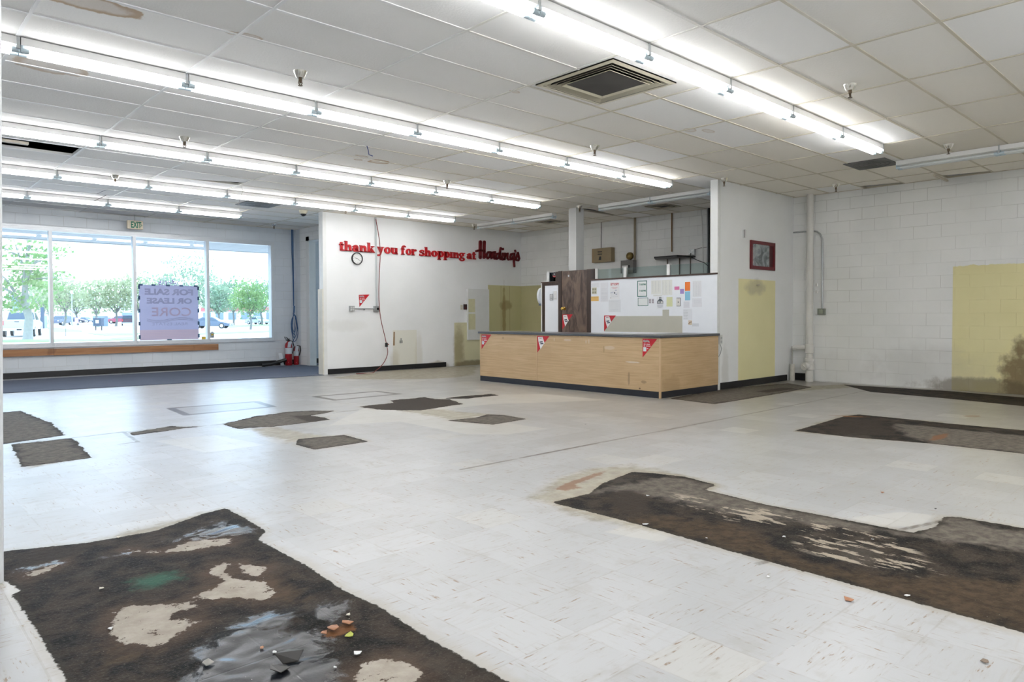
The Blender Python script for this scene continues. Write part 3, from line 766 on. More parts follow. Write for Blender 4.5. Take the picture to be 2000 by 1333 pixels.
def return_grille(x0, x1, y0, y1, label):
    t = thing('return_grille', ((x0+x1)/2, (y0+y1)/2, ZC), label, 'ceiling grille')
    b = MB(); b.box(x0, x1, y0, y1, ZC-.012, ZC-.002); b.build('plate', mat('grey_plate', (.13, .13, .13), .6, var=.3, scale=5), t)
    b = MB(); P = lambda u, v, d: Vector((u, v, ZC-.012-d)); cx, cy = (x0+x1)/2, (y0+y1)/2
    for r in (.24, .18, .12, .06): b.ring(P, cx, cy, r, r, r-.012, r-.012, 0, .004)
    b.build('grille_rings', mat('grey_rings', (.08, .08, .08), .5), t)
return_grille(10.30, 10.90, 3.635, 4.19, 'dark grey square ceiling grille beside the unlit light on the right')
return_grille(5.35, 6.0, 12.9, 13.45, 'grey square ceiling grille behind the fourth light row')
t = thing('camera_dome', (6.67, 13.32, ZC), 'cream ceiling camera dome with dark lens, left of the partition top', 'security camera')
b = MB(); b.lathe((6.67, 13.32, ZC-.002), (0, 0, -1), [(.085, 0), (.085, .03), (.06, .07)], 20); b.build('housing', mat('cream_plastic', (.62, .58, .45), .5), t, smooth=True)
b = MB(); b.lathe((6.67, 13.32, ZC-.06), (0, 0, -1), [(.058, 0), (.055, .03), (.03, .055), (.005, .062)], 16); b.build('lens', M_BLACK, t, smooth=True)
b = MB(); b.tube([(4.75, 7.76, ZC-.002), (4.76, 7.75, ZC-.05), (4.79, 7.78, ZC-.1), (4.82, 7.74, ZC-.12)], .006, 6)
tag(b.build('hanging_wire', mat('blue_wire', (.03, .06, .22), .4)), 'short blue wire dangling from the ceiling between the light rows', 'wire')
b = MB(); b.tube([(4.62, 11.35, ZC+.02), (4.66, 11.4, ZC-.1), (4.6, 11.42, ZC-.3), (4.63, 11.45, ZC-.42)], .003, 5)
tag(b.build('loose_wire', mat('grey_wire', (.45, .42, .38), .5)), 'thin grey wire hanging from the shifted tile gap before the fourth light row', 'wire')
b = MB(); b.tube([onZ(630, 385, ZC), onZ(650, 405, ZC-.02)], .003, 5) if False else b.tube([(3.3, 13.9, ZC+.01), (3.1, 14.1, ZC-.12)], .004, 5)
tag(b.build('stray_wire', M_DARK), 'dark wire end poking from the ceiling between the last two light rows', 'wire')

# ---------------------------------------------------------------- things on the partition wall
PP_ = FY(YP)
def tri_sticker(P, u0, v0, w, h, label, sgn=1, tilt=0, torn=False):
    """red corner sticker; u0,v0 is its top left corner as one reads it"""
    c0 = P(u0, v0, 0); t = thing('triangle_sticker', c0, label, 'sticker', 'red corner stickers')
    ca, sa = math.cos(tilt), math.sin(tilt)
    def Q_(a, c, d): a2, c2 = a*ca-c*sa, a*sa+c*ca; return P(u0+sgn*a2, v0+c2, d)
    red = mat('sticker_red', (.52, .012, .022), .4, var=.08); wh = mat('sticker_white', (.80, .78, .78), .5)
    b = MB(); b.prism([(0, 0), (w, 0), (0, -h)], Q_, .001, .003); bk = b.build('backing', red, t)
    if not torn:
        b = MB()
        # looping white wordmark, two lines of small print, a small white square
        pts = [(.10+.36*i/14, -.13-.05*math.sin(i*1.9)) for i in range(15)]
        b.stroke(Q_, [(p*w, q*h) for p, q in pts], .045*w, .003, .0036)
        b.stroke(Q_, [(.08*w, -.17*h), (.06*w, -.10*h), (.12*w, -.07*h), (.16*w, -.12*h), (.12*w, -.2*h)], .03*w, .003, .0036)
        b.build('wordmark', wh, bk)
        b = MB()
        for (q, a0, a1) in ((-.29, .08, .24), (-.29, .27, .54), (-.385, .08, .2), (-.385, .24, .56), (-.52, .30, .42)):
            n = int((a1-a0)/.035)
            if q == -.52: b.build('small_print', wh, bk); b = MB()
            for i in range(n): b.prism([((a0+.035*i)*w, q*h+.022*h), ((a0+.035*i+.027)*w, q*h+.022*h), ((a0+.035*i+.027)*w, q*h-.022*h), ((a0+.035*i)*w, q*h-.022*h)], Q_, .003, .0036)
        b.build('small_print', wh, bk)
        b = MB(); b.prism([(.05*w, -.45*h), (.26*w, -.45*h), (.26*w, -.67*h), (.05*w, -.67*h)], Q_, .003, .0036); b.build('label_square', mat('pale_square', (.62, .72, .76), .5), bk)
    else:
        b = MB(); b.prism([(.08*w, -.06*h), (.44*w, -.04*h), (.62*w, -.42*h), (.52*w, -.50*h), (.28*w, -.80*h), (.10*w, -.30*h)], Q_, .003, .005); pk = b.build('peeling_label', wh, t)
        b = MB()
        for q, a0 in ((-.34, .20), (-.44, .26)):
            b.prism([(a0*w, q*h), ((a0+.25)*w, q*h+.03*h), ((a0+.27)*w, q*h-.035*h), ((a0+.02)*w, q*h-.06*h)], Q_, .005, .0056)
        b.build('print_block', mat('print_navy', (.02, .04, .08), .5), pk)
        b = MB(); b.stroke(Q_, [((.18+.2*i/8)*w, (-.13-.02*math.sin(i*2.2))*h) for i in range(9)], .02*w, .005, .0056); b.build('wordmark', mat('print_purple', (.25, .05, .12), .5), pk)
    return t
tri_sticker(PP_, 7.85, 1.645, .26, .255, 'red triangular sticker on the white partition above the outlet conduit', tilt=.05)

LET = dict(
 t=([('R', 15, 10, 45, 128), ('R', 0, 82, 64, 100), ('R', 15, 0, 66, 20)], 66), h=([('R', 8, 0, 40, 150), ('R', 0, 138, 40, 150), ('R', 0, 0, 50, 13), ('A', 62, 62, 34, 38, 4, 20, 0, 180), ('R', 66, 0, 96, 64), ('R', 56, 0, 104, 13)], 106),
 n=([('R', 8, 0, 40, 100), ('R', 0, 87, 40, 100), ('R', 0, 0, 50, 13), ('A', 62, 62, 34, 38, 4, 20, 0, 180), ('R', 66, 0, 96, 64), ('R', 56, 0, 104, 13)], 106),
 a=([('E', 34, 32, 34, 34, 8, 18), ('R', 50, 0, 82, 66), ('A', 46, 64, 36, 38, 5, 22, 0, 165), ('E', 16, 74, 14, 12, 0, 0), ('R', 70, 0, 94, 14)], 94),
 k=([('R', 8, 0, 40, 150), ('R', 0, 138, 40, 150), ('R', 0, 0, 50, 13), ('P', (36, 40), (72, 92), (88, 92), (36, 22)), ('R', 58, 88, 102, 100), ('P', (40, 50), (62, 68), (106, 6), (72, 0)), ('R', 58, 0, 110, 12)], 110),
 y=([('P', (8, 96), (44, 96), (72, 22), (54, -6)), ('P', (78, 96), (92, 96), (58, -20), (46, -38), (38, -30)), ('R', 0, 88, 52, 100), ('R', 66, 88, 106, 100), ('E', 26, -32, 20, 15, 0, 0)], 106),
 o=([('E', 50, 50, 50, 52, 17, 34)], 100),
 u=([('R', 8, 28, 40, 100), ('R', 0, 87, 40, 100), ('R', 66, 0, 98, 100), ('R', 56, 87, 98, 100), ('R', 80, 0, 108, 13), ('A', 50, 36, 42, 38, 9, 20, 180, 360)], 108),
 f=([('R', 12, 0, 44, 112), ('A', 50, 110, 38, 40, 6, 22, 35, 180), ('E', 72, 128, 14, 12, 0, 0), ('R', 0, 82, 66, 100), ('R', 2, 0, 60, 13)], 84),
 r=([('R', 8, 0, 40, 100), ('R', 0, 87, 40, 100), ('R', 0, 0, 56, 13), ('A', 66, 62, 34, 38, 6, 16, 50, 180), ('E', 74, 80, 16, 16, 0, 0)], 90),
 s=([('A', 42, 72, 37, 30, 9, 11, 25, 262), ('A', 42, 30, 42, 32, 12, 12, -155, 95), ('P', (10, 62), (40, 62), (76, 42), (74, 22), (44, 42)), ('R', 66, 66, 77, 98), ('R', 2, 2, 13, 36)], 84),
 p=([('R', 8, -45, 40, 100), ('R', 0, 87, 40, 100), ('R', 0, -45, 52, -32), ('E', 58, 50, 44, 52, 12, 34)], 102),
 i=([('R', 9, 0, 41, 100), ('R', 0, 87, 41, 100), ('R', 0, 0, 50, 13)], 50),
 g=([('E', 42, 66, 42, 36, 15, 18), ('R', 72, 84, 100, 100), ('P', (16, 36), (44, 32), (34, 12), (20, 16)), ('E', 48, -12, 48, 34, 24, 12), ('R', 20, 6, 70, 22)], 98))
M_RED = mat('sign_red', (.50, .006, .012), .45, var=.1)
M_MAROON = mat('sign_maroon', (.17, .004, .008), .4, var=.15)
EDGE = .035
words = (('thank', 661.6, 731, 488.3, 491.5), ('you', 735.7, 776, 494, 495.5), ('for', 782.5, 812.5, 496.3, 497.3), ('shopping', 818, 906.7, 498, 502.8), ('at', 911, 928.3, 504.5, 505.5))
for wi, (w, pu0, pu1, pv0, pv1) in enumerate(words):
    a, c = onY(pu0, pv0, YP), onY(pu1, pv1, YP)
    adv = [LET[ch][1]+6 for ch in w]; tot = sum(adv)-6; k = (c.x-a.x)/tot; x = a.x; z0 = 2.555
    vs = .00138
    for ci, ch in enumerate(w):
        b = MB(); zb = z0
        Pq = lambda u, v, d, x=x, k=k, zb=zb: Vector((x+u*k, YP-d, zb+v*vs))
        for q in LET[ch][0]:
            if q[0] == 'R': b.prism([(q[1], q[2]), (q[3], q[2]), (q[3], q[4]), (q[1], q[4])], Pq, .002, EDGE)
            elif q[0] == 'P': b.prism(list(q[1:]), Pq, .002, EDGE)
            elif q[0] == 'E':
                if q[5] == 0: b.prism([(q[1]+q[3]*math.cos(i*PI/9), q[2]+q[4]*math.sin(i*PI/9)) for i in range(18)], Pq, .002, EDGE)
                else: b.ring(Pq, q[1], q[2], q[3], q[4], q[5], q[6], .002, EDGE)
            else: b.ring(Pq, q[1], q[2], q[3], q[4], q[5], q[6], .002, EDGE, q[7], q[8], 18)
        tag(b.build('sign_letter', M_RED), 'red serif letter %s, %s letter of the word %s in the wall lettering' % (ch, (['first']+ordn[1:])[ci], w), 'letter', 'red letters on the partition wall')
        x += adv[ci]*k
# the script name beside it
def cp(px, py): return (px/10.526+835, py/10.526+455)
org = onY(*cp(1430, 560), YP)
sc_ = thing('script_sign', (org.x, YP, org.z), 'dark red script name with tall double-barred first letter at the end of the lettering', 'sign')
def script(name, strokes):
    b = MB()
    for w, *pts in strokes:
        w_ = w*.00112
        q = [onY(*cp(*p), YP) for p in pts]
        b.stroke(PP_, [(p.x, p.z) for p in q], w_, .002, .045)
    b.build(name, M_MAROON, sc_)
script('letter', [(70, (1072, 190), (1070, 510)), (62, (1155, 190), (1148, 510)), (46, (990, 378), (1050, 362), (1150, 372))])
script('letter', [(38, (1285, 400), (1235, 398), (1205, 440), (1200, 500), (1225, 530), (1262, 490), (1285, 400)), (36, (1285, 400), (1278, 500), (1300, 528))])
script('letter', [(36, (1300, 528), (1335, 400), (1375, 395), (1350, 440), (1345, 510), (1368, 538))])
script('letter', [(38, (1450, 425), (1410, 430), (1388, 490), (1405, 540), (1440, 525), (1465, 450), (1490, 312)), (36, (1480, 380), (1468, 510), (1490, 548))])
script('letter', [(38, (1532, 425), (1515, 520), (1530, 555), (1555, 545))]); script('letter_dot', [(42, (1535, 330), (1536, 342))])
script('letter', [(38, (1575, 425), (1572, 548)), (36, (1572, 520), (1600, 435), (1635, 425), (1630, 530), (1655, 558))])
script('letter', [(38, (1745, 430), (1705, 440), (1688, 500), (1700, 552), (1735, 535), (1765, 440)), (40, (1770, 430), (1762, 560), (1772, 690))])
script('apostrophe', [(30, (1787, 362), (1796, 395))])
script('letter', [(38, (1800, 548), (1845, 410), (1858, 470), (1872, 530), (1855, 572), (1815, 565))])

# clock
c = onY(696.5, 505.5, YP); cx, cz, R_ = c.x, c.z, .128
t = thing('wall_clock', (cx, YP, cz), 'round black-rimmed wall clock below the word thank', 'clock')
b = MB(); b.ring(PP_, cx, cz, R_, R_, R_-.016, R_-.016, .002, .04, n=36); b.build('rim', M_BLACK, t, smooth=True)
b = MB(); b.prism([(cx+(R_-.015)*math.cos(i*PI/18), cz+(R_-.015)*math.sin(i*PI/18)) for i in range(36)], PP_, .002, .02); b.build('dial', mat('clock_dial', (.72, .73, .72), .5), t)
b = MB()
for h in range(12):
    w = h*PI/6; b.stroke(PP_, [(cx+.084*math.sin(w), cz+.084*math.cos(w)), (cx+.098*math.sin(w), cz+.098*math.cos(w))], .007, .02, .022)
b.build('hour_marks', mat('mark_grey', (.25, .25, .25), .5), t.children[1])
b = MB(); b.stroke(PP_, [(cx, cz), (cx-.05, cz+.014)], .008, .022, .025); b.build('hour_hand', M_BLACK, t)
b = MB(); b.stroke(PP_, [(cx-.02, cz+.012), (cx+.075, cz-.045)], .006, .025, .028); b.build('minute_hand', M_BLACK, t)
# conduit, boxes
M_COND = mat('painted_conduit', (.48, .52, .53), .4, .2)
b = MB(); b.tube([(8.27, YP-.02, ZC-.01), (8.27, YP-.02, 1.40)], .018, 10)
tag(b.build('vertical_conduit', M_COND, smooth=True), 'grey vertical conduit from ceiling to outlet on the lettered partition', 'conduit')
b = MB(); b.tube([(7.72, YP-.02, 1.355), (8.2, YP-.02, 1.352)], .011, 8); b.box(7.965, 7.985, YP-.03, YP, 1.32, 1.345)
tag(b.build('horizontal_conduit', M_STEEL, smooth=True), 'short horizontal conduit joining two outlet boxes on the partition', 'conduit')
def obox(name, P, u0, u1, v0, v1, d, m, label, cat, parts=()):
    t = thing(name, P((u0+u1)/2, v0, 0), label, cat)
    b = MB(); b.prism([(u0, v0), (u1, v0), (u1, v1), (u0, v1)], P, .001, d); b.build('box_body', m, t)
    for (nm, a0, a1, c0, c1, dd, mm) in parts:
        b = MB(); b.prism([(a0, c0), (a1, c0), (a1, c1), (a0, c1)], P, d, d+dd); b.build(nm, mm, t)
    return t
M_LT = mat('outlet_face', (.62, .63, .62), .4)
obox('outlet_box', PP_, 7.61, 7.72, 1.30, 1.41, .05, M_STEEL, 'grey four-socket outlet box at the left end of the short conduit', 'outlet box',
     [('socket', a, a+.036, q, q+.036, .004, M_LT) for a in (7.622, 7.672) for q in (1.312, 1.36)])
t = obox('junction_box', PP_, 8.2, 8.33, 1.29, 1.41, .05, M_STEEL, 'grey junction box with round black hole under the vertical conduit', 'junction box')
b = MB(); b.prism([(8.285+.028*math.cos(i*PI/8), 1.35+.028*math.sin(i*PI/8)) for i in range(16)], PP_, .05, .054); b.build('knockout', M_BLACK, t)
# red cord
pts = [(734, 428, .05), (737, 445, .06), (741, 470, .09), (742.5, 500, .09), (741, 530, .09), (740, 570, .09), (741, 602, .09), (745, 630, .1), (751, 655, .1), (755, 674, .12), (757, 690, .13), (752, 705, .15), (743, 717, .2), (733, 725, .3)]
q = [onY(u, v, YP-d) for u, v, d in pts]; q = [Vector((p.x, p.y, max(p.z, .015))) for p in q]+[Vector((7.9, 12.8, .012)), Vector((7.55, 12.82, .012))]
t = thing('air_hose', (q[0].x, YP-.1, 0), 'thin dark red cord hanging down the partition and trailing on the floor', 'cord')
sm = []
for i in range(len(q)-1):
    p0, p1, p2, p3 = q[max(i-1, 0)], q[i], q[i+1], q[min(i+2, len(q)-1)]
    for k in range(5):
        s = k/5; sm.append(.5*((2*p1)+(p2-p0)*s+(2*p0-5*p1+4*p2-p3)*s*s+(3*p1-p0-3*p2+p3)*s**3))
b = MB(); b.tube(sm+[q[-1]], .0085, 7); b.build('cord', mat('cord_red', (.20, .035, .03), .5), t, smooth=True)
e = onY(755.5, 674, YP-.12); b = MB(); b.obox((e.x-.01, e.y, e.z), .05, .04, .09); b.build('connector', M_BLACK, t)
b = MB(); b.obox((e.x+.03, e.y, e.z+.01), .04, .02, .02); b.build('valve', mat('valve_red', (.4, .05, .03), .5), t)
b = MB()
for k in range(4): b.ring(lambda u, v, d: Vector((u, v, d)), 7.62+.03*k, 12.60-.02*k, .13-.01*k, .05, .122-.01*k, .043, .003+.007*k, .009+.007*k)
tag(b.build('coiled_cable', mat('pale_cable', (.55, .50, .42), .5)), 'small coil of pale cable on the floor below the clock', 'cable')
# trim strip, switch, coin box, leaning panel
b = MB(); a = onY(769, 662, YP); b.prism([(a.x-.018, a.z-.15), (a.x+.016, a.z-.15), (a.x+.022, a.z+.15), (a.x-.004, a.z+.15)], PP_, .001, .015)
tag(b.build('wood_strip', mat('raw_wood', (.30, .19, .10), .6, var=.3)), 'short brown wood strip stuck low on the partition', 'strip')
b = MB(); a = onY(783, 668, YP); b.prism([(a.x-.035, a.z-.03), (a.x+.04, a.z-.03), (a.x+.04, a.z+.03), (a.x-.035, a.z+.03)], PP_, .001, .012); b.prism([(a.x-.01, a.z+.02), (a.x+.01, a.z+.02), (a.x+.01, a.z+.08), (a.x-.01, a.z+.08)], PP_, .001, .02)
tag(b.build('wall_bracket', mat('bracket_grey', (.33, .33, .31), .5)), 'small grey bracket beside the wood strip low on the partition', 'bracket')
obox('wall_switch', PP_, 10.60, 10.66, 1.34, 1.45, .012, mat('ivory', (.60, .57, .47), .4), 'ivory light switch next to the black keypad on the partition', 'switch', [('toggle', 10.622, 10.638, 1.38, 1.41, .01, M_LT)])
obox('keypad', PP_, 10.69, 10.775, 1.34, 1.47, .03, mat('keypad_dark', (.04, .018, .018), .4), 'small black keypad between ivory switch and white board', 'keypad', [('key_panel', 10.705, 10.76, 1.36, 1.4, .004, mat('key_red', (.12, .02, .02), .4))])
t = obox('white_board', PP_, 10.79, 11.47, .61, 1.84, .035, mat('board_white', (.68, .69, .68), .5, var=.06), 'tall white board fixed on the partition with two yellow patches', 'board',
         [('yellow_patch', 10.82, 11.02, 1.28, 1.60, .002, mat('patch_yellow', (.58, .56, .36), .6)), ('yellow_patch', 10.82, 11.03, .86, 1.24, .002, mat('patch_yellow', (.58, .56, .36), .6)),
          ('board_edge', 10.79, 10.805, .61, 1.84, .01, M_TRIM), ('board_edge', 11.455, 11.47, .61, 1.84, .01, M_TRIM)])

# ---------------------------------------------------------------- corner by the windows: extinguishers, cables, exit sign
def extinguisher(x, y, h, r, label, tall):
    t = thing('fire_extinguisher', (x, y, .0), label, 'fire extinguisher', 'fire extinguishers in the corner')
    red = mat('extinguisher_red', (.30, .006, .012), .3, var=.1)
    b = MB(); b.lathe((x, y, .012), (0, 0, 1), [(r*.9, 0), (r, .02), (r, h*.72), (r*.85, h*.80), (r*.4, h*.86), (r*.3, h*.88)], 20); b.build('cylinder', red, t, smooth=True)
    cyl = t.children[0]
    b = MB(); b.lathe((x, y, .012+h*.86), (0, 0, 1), [(r*.3, 0), (r*.3, h*.05)], 10); b.obox((x-.01, y, h*.94), .12, .025, .02, .3, 0); b.obox((x-.02, y, h*.985), .13, .025, .015, .3); b.build('valve_handle', M_BLACK if tall else mat('handle_white', (.6, .62, .65), .4), t)
    b = MB(); b.tube([(x+.01, y-.02, h*.92), (x+.08, y-.05, h*.9), (x+r+.03, y-.06, h*.7), (x+r*.8, y-r*.8, h*.45)], .011, 7)
    if tall: b.tube([(x, y-.03, h*.93), (x-.07, y-.06, h*1.04), (x-.13, y-.06, h*1.06), (x-.12, y-.07, h*1.0), (x-.02, y-.07, h*.97)], .010, 7)
    b.build('hose', M_BLACK, t, smooth=True)
    b = MB(); P = lambda u, v, d: Vector((x+(r+.002+d)*math.sin(u), y-(r+.002+d)*math.cos(u), v))
    for i in range(8):
        a0 = -1.5+i*.3; b.prism([(a0, h*.44), (a0+.3, h*.44), (a0+.3, h*.66), (a0, h*.66)], P, 0, .002)
    b.build('label_band', mat('band_white', (.6, .64, .68), .5, var=.2, scale=40), cyl)
    b = MB(); b.obox((x-.03, y-r-.03, h*.78), .085, .008, .14, .2, .25); b.build('inspection_tag', mat('tag_white', (.7, .73, .76), .5), t)
    b = MB(); b.prism([(-.5, h*.12), (1.0, h*.12), (1.0, h*.145), (-.5, h*.145)], P, 0, .002); b.build('stripe', M_LT, cyl)
    return t
extinguisher(7.70, 16.22, .66, .085, 'tall red fire extinguisher with black hose loop in the window corner', True)
extinguisher(7.935, 16.30, .52, .062, 'smaller red fire extinguisher against the entry wall casing', False)
b = MB(); pass
b = MB(); b.prism([(7.45, .30), (7.55, .30), (7.58, .0), (7.50, .0)], lambda u, v, d: Vector((u, 16.22-d+v*.12, v+.012)), 0, .004); b.prism([(7.42, .32), (7.52, .32), (7.52, .14), (7.42, .12)], lambda u, v, d: Vector((u, 16.3-d, v+.01)), 0, .004)
tag(b.build('cardboard_tag', mat('card_white', (.60, .62, .64), .6)), 'folded white card leaning left of the tall fire extinguisher', 'card')
b = MB(); b.tube([(7.05, 16.25, .045), (7.25, 16.22, .06), (7.45, 16.2, .11), (7.6, 16.12, .16)], .04, 8)
tag(b.build('rubber_roll', M_BLACK), 'black rolled rubber strip lying by the fire extinguishers', 'rubber strip')
b = MB(); b.tube([(7.93, YW-.03, ZC), (7.93, YW-.03, 2.75), (7.945, YW-.04, 2.2), (7.95, YW-.04, 1.45)], .014, 7); b.tube([(7.96, YW-.03, ZC), (7.965, YW-.03, 1.5)], .008, 6)
for k in range(4):
    w = .03+.018*k; c = Vector((7.93, YW-.08-.012*k, 1.05-.05*k))
    b.tube([c+Vector((w*math.cos(a)+.012*math.sin(3*a+k), 0, (.24+.03*k)*math.sin(a))) for a in [i*PI/8 for i in range(17)]], .0075, 6)
b.tube([(7.95, YW-.08, .82), (7.93, YW-.09, .66), (7.9, YW-.06, .5)], .006, 6); b.tube([(7.95, YW-.07, 1.45), (7.93, YW-.09, 1.28)], .02, 7)
tag(b.build('cable_bundle', mat('cable_blue', (.03, .10, .24), .45), smooth=True), 'bundle of looped blue cables hanging in the corner by the windows', 'cables')
t = thing('exit_sign', (4.42, 16.2, 3.02), 'cream hanging EXIT sign with green letters above the windows', 'exit sign')
a0, a1 = onY(249, 440, 16.2), onY(279.5, 440, 16.2); ex0, ex1 = a0.x, a1.x; ez0, ez1 = 3.03, 3.205
b = MB(); b.box(ex0, ex1, 16.2, 16.27, ez0, ez1); b.build('sign_box', mat('exit_cream', (.66, .58, .44), .5), t, bevel=.006)
b = MB(); b.tube([((ex0+ex1)/2, 16.235, ez1), ((ex0+ex1)/2, 16.235, ZC)], .01, 8); b.build('stem', M_STEEL, t)
text('sign_lettering', 'EXIT', ex0+.065, ez0+.022, .20, .132, FY(16.2), mat('exit_green', (.0, .16, .09), .5), t, bold=.035)
text('arrow_mark', '>', ex1-.052, ez0+.055, .035, .06, FY(16.2), MC['exit_green'], t, bold=.02)

# taped window sign, printed side out
PG = FY(YW+.05)
z_b, z_t = .69, 1.885; sx0, sx1 = onY(272.5, 600, YW+.03).x, onY(388, 600, YW+.03).x
g = G('sign_sheet'); nt = g.nt; x, y, z = g.xyz()
dcol = g.mix(g.ss(z, z_b+.22, z_b+.225), (.60, .50, .60), (.50, .52, .72)); tcol = g.mix(g.ss(z, z_b+.22, z_b+.225), (.62, .50, .60), (.48, .52, .80))
di = g.node('ShaderNodeBsdfDiffuse'); tr = g.node('ShaderNodeBsdfTranslucent'); g.put(di.inputs[0], dcol); g.put(tr.inputs[0], tcol)
mx = g.node('ShaderNodeMixShader'); mx.inputs[0].default_value = .22; nt.links.new(di.outputs[0], mx.inputs[1]); nt.links.new(tr.outputs[0], mx.inputs[2]); nt.links.new(mx.outputs[0], g.out.inputs['Surface'])
def sheet_mat(name, d, t_, f=.22):
    g = G(name); di = g.node('ShaderNodeBsdfDiffuse'); tr = g.node('ShaderNodeBsdfTranslucent'); di.inputs[0].default_value = d+(1,); tr.inputs[0].default_value = t_+(1,)
    mx = g.node('ShaderNodeMixShader'); mx.inputs[0].default_value = f; g.nt.links.new(di.outputs[0], mx.inputs[1]); g.nt.links.new(tr.outputs[0], mx.inputs[2]); g.nt.links.new(mx.outputs[0], g.out.inputs['Surface']); return g.m
t = thing('window_sign', ((sx0+sx1)/2, YW+.05, z_b), 'large lavender sale sign taped in the window, seen from behind with mirrored lettering', 'sign')
b = MB(); b.add([PG(sx0, z_b, 0), PG(sx1, z_b, 0), PG(sx1, z_t, 0), PG(sx0, z_t, 0)], [[0, 1, 2, 3]]); o = b.build('sheet', g.m, t)
me_ = o.data
for v in me_.vertices: v.co += Vector(t.location)            # keep sheet coordinates equal to room coordinates for its two-tone print
o.location = -Vector(t.location)
sheet_ = o
sw = sx1-sx0
mS = sheet_mat('ghost_print', (.40, .42, .60), (.34, .38, .64)); mO = sheet_mat('ghost_print_warm', (.52, .45, .60), (.52, .44, .62)); mP = sheet_mat('ghost_print_pink', (.54, .47, .60), (.54, .46, .62))
text('print', 'FOR SALE', sx0+sw*.09, z_b+.98, sw*.82, .14, PG, mS, sheet_, .002, True, .05)
text('print', 'OR LEASE', sx0+sw*.12, z_b+.79, sw*.77, .13, PG, mS, sheet_, .002, True, .05)
text('print', 'CORE', sx0+sw*.2, z_b+.52, sw*.67, .19, PG, mO, sheet_, .002, True, .01)
text('print', 'REAL ESTATE', sx0+sw*.2, z_b+.32, sw*.6, .06, PG, mS, sheet_, .002, True, .0)
b = MB(); L_ = [(sx0+sw*(.12+.78*i/16), z_b+.46-.03*math.sin(i/16*2*PI)) for i in range(17)]
for k in range(3): b.stroke(PG, [(p, q-.022*k) for p, q in L_], .009, .001, .002)
b.build('print', mS, sheet_)
b = MB()
for i in range(5): b.prism([(sx0+.05, z_b+.04+.035*i), (sx1-.06, z_b+.04+.035*i), (sx1-.06, z_b+.046+.035*i), (sx0+.05, z_b+.046+.035*i)], PG, .001, .002)
b.build('print', mP, sheet_)
b = MB()
for f in (.02, .23, .47, .70, .95): b.prism([(sx0+sw*f-.03, z_t-.02), (sx0+sw*f+.05, z_t-.02), (sx0+sw*f+.05, z_t+.02), (sx0+sw*f-.03, z_t+.02)], PG, .002, .003)
for s in (sx0, sx1):
    for f in (.08, .32, .55, .78, .97): b.prism([(s-.02, z_b+1.2*f-.06), (s+.02, z_b+1.2*f-.06), (s+.02, z_b+1.2*f+.02), (s-.02, z_b+1.2*f+.02)], PG, .002, .003)
b.prism([(sx0+sw*.45, z_b-.01), (sx0+sw*.53, z_b-.01), (sx0+sw*.53, z_b+.02), (sx0+sw*.45, z_b+.02)], PG, .002, .003)
b.build('tape', sheet_mat('tape_blue', (.10, .16, .26), (.15, .25, .4)), t)
a = onY(397.5, 660.5, YW+.05); b = MB(); b.prism([(a.x-.04, a.z-.03), (a.x+.04, a.z-.03), (a.x+.05, a.z), (a.x+.04, a.z+.03), (a.x-.04, a.z+.03)], PG, .0, .003)
tag(b.build('window_decal', mat('decal_yellow', (.62, .42, .03), .5)), 'small yellow decal on the window right of the lavender sign', 'decal')
a = onY(414.5, 654, YW+.05); t = thing('notice_decal', (a.x, YW+.05, a.z-.07), 'small white notice decal with red and yellow dot on the rightmost window', 'decal')
b = MB(); b.prism([(a.x-.045, a.z-.075), (a.x+.045, a.z-.075), (a.x+.045, a.z+.04), (a.x, a.z+.075), (a.x-.045, a.z+.04)], PG, 0, .003); b.build('decal_sheet', mat('decal_grey', (.45, .5, .55), .5), t)
b = MB(); b.prism([(a.x-.025, a.z-.02), (a.x+.025, a.z-.02), (a.x+.025, a.z+.02), (a.x-.025, a.z+.02)], PG, .003, .005); b.build('yellow_mark', MC['decal_yellow'], t)
b = MB(); b.prism([(a.x-.02, a.z-.06), (a.x+.025, a.z-.06), (a.x+.025, a.z-.045), (a.x-.02, a.z-.045)], PG, .003, .005); b.build('dark_mark', M_BLACK, t)
# ---------------------------------------------------------------- service counter
M_OAK = None
def oak():
    g = G('oak_laminate'); x, y, z = g.xyz(); u = x+y
    n = g.noise(g.vec(u*1.6, z*34, 0.0), 1.2, 5, .6, .4); n2 = g.noise(g.obj(), 1.6, 4); nf = (g.noise(g.obj(), 9, 4, .6)-.5)*2
    c = g.mix(g.ss(n, .25, .75), (.47, .325, .175), (.60, .43, .25))
    c = g.mix(g.ss(n2, .4, .7)*.25, c, (.42, .27, .13))
    F = 1.0-g.ss(x, XC+.02, XC+.03)
    for (a, q, ra, rb, k, col) in ((6.9, .70, .10, .03, .5, (.66, .58, .46)), (7.3, .79, .012, .035, .5, (.66, .58, .46)), (7.36, .78, .012, .03, .5, (.66, .58, .46)), (8.05, .80, .012, .03, .5, (.66, .58, .46)), (7.75, .80, .08, .02, .4, (.7, .64, .54)), (6.45, .5, .12, .012, .6, (.7, .66, .58)),
                                 (6.52, .25, .02, .09, .5, (.18, .13, .07)), (6.25, .22, .05, .02, .5, (.18, .13, .07)), (7.0, .68, .015, .05, .5, (.3, .22, .1)), (6.32, .12, .015, .012, .8, (.05, .03, .02)), (9.3, .8, .02, .02, .6, (.25, .17, .09))):
        c = g.mix(F*g.blob(y, z, a, q, ra, rb, nf, .5)*k, c, col)
    S = 1.0-F
    c = g.mix(S*g.blob(x, z, 8.7, .16, .22, .16, nf, .6)*.35, c, (.30, .20, .10)); c = g.mix(S*g.blob(x, z, 9.2, .5, .5, .3, nf, .8)*.15, c, (.38, .25, .12))
    return g.set(c, .38)
M_OAK = oak()
M_EDGE = wood_mat('edge_strip', (.52, .36, .20), (.62, .45, .27), 'z', .4, 1, False)
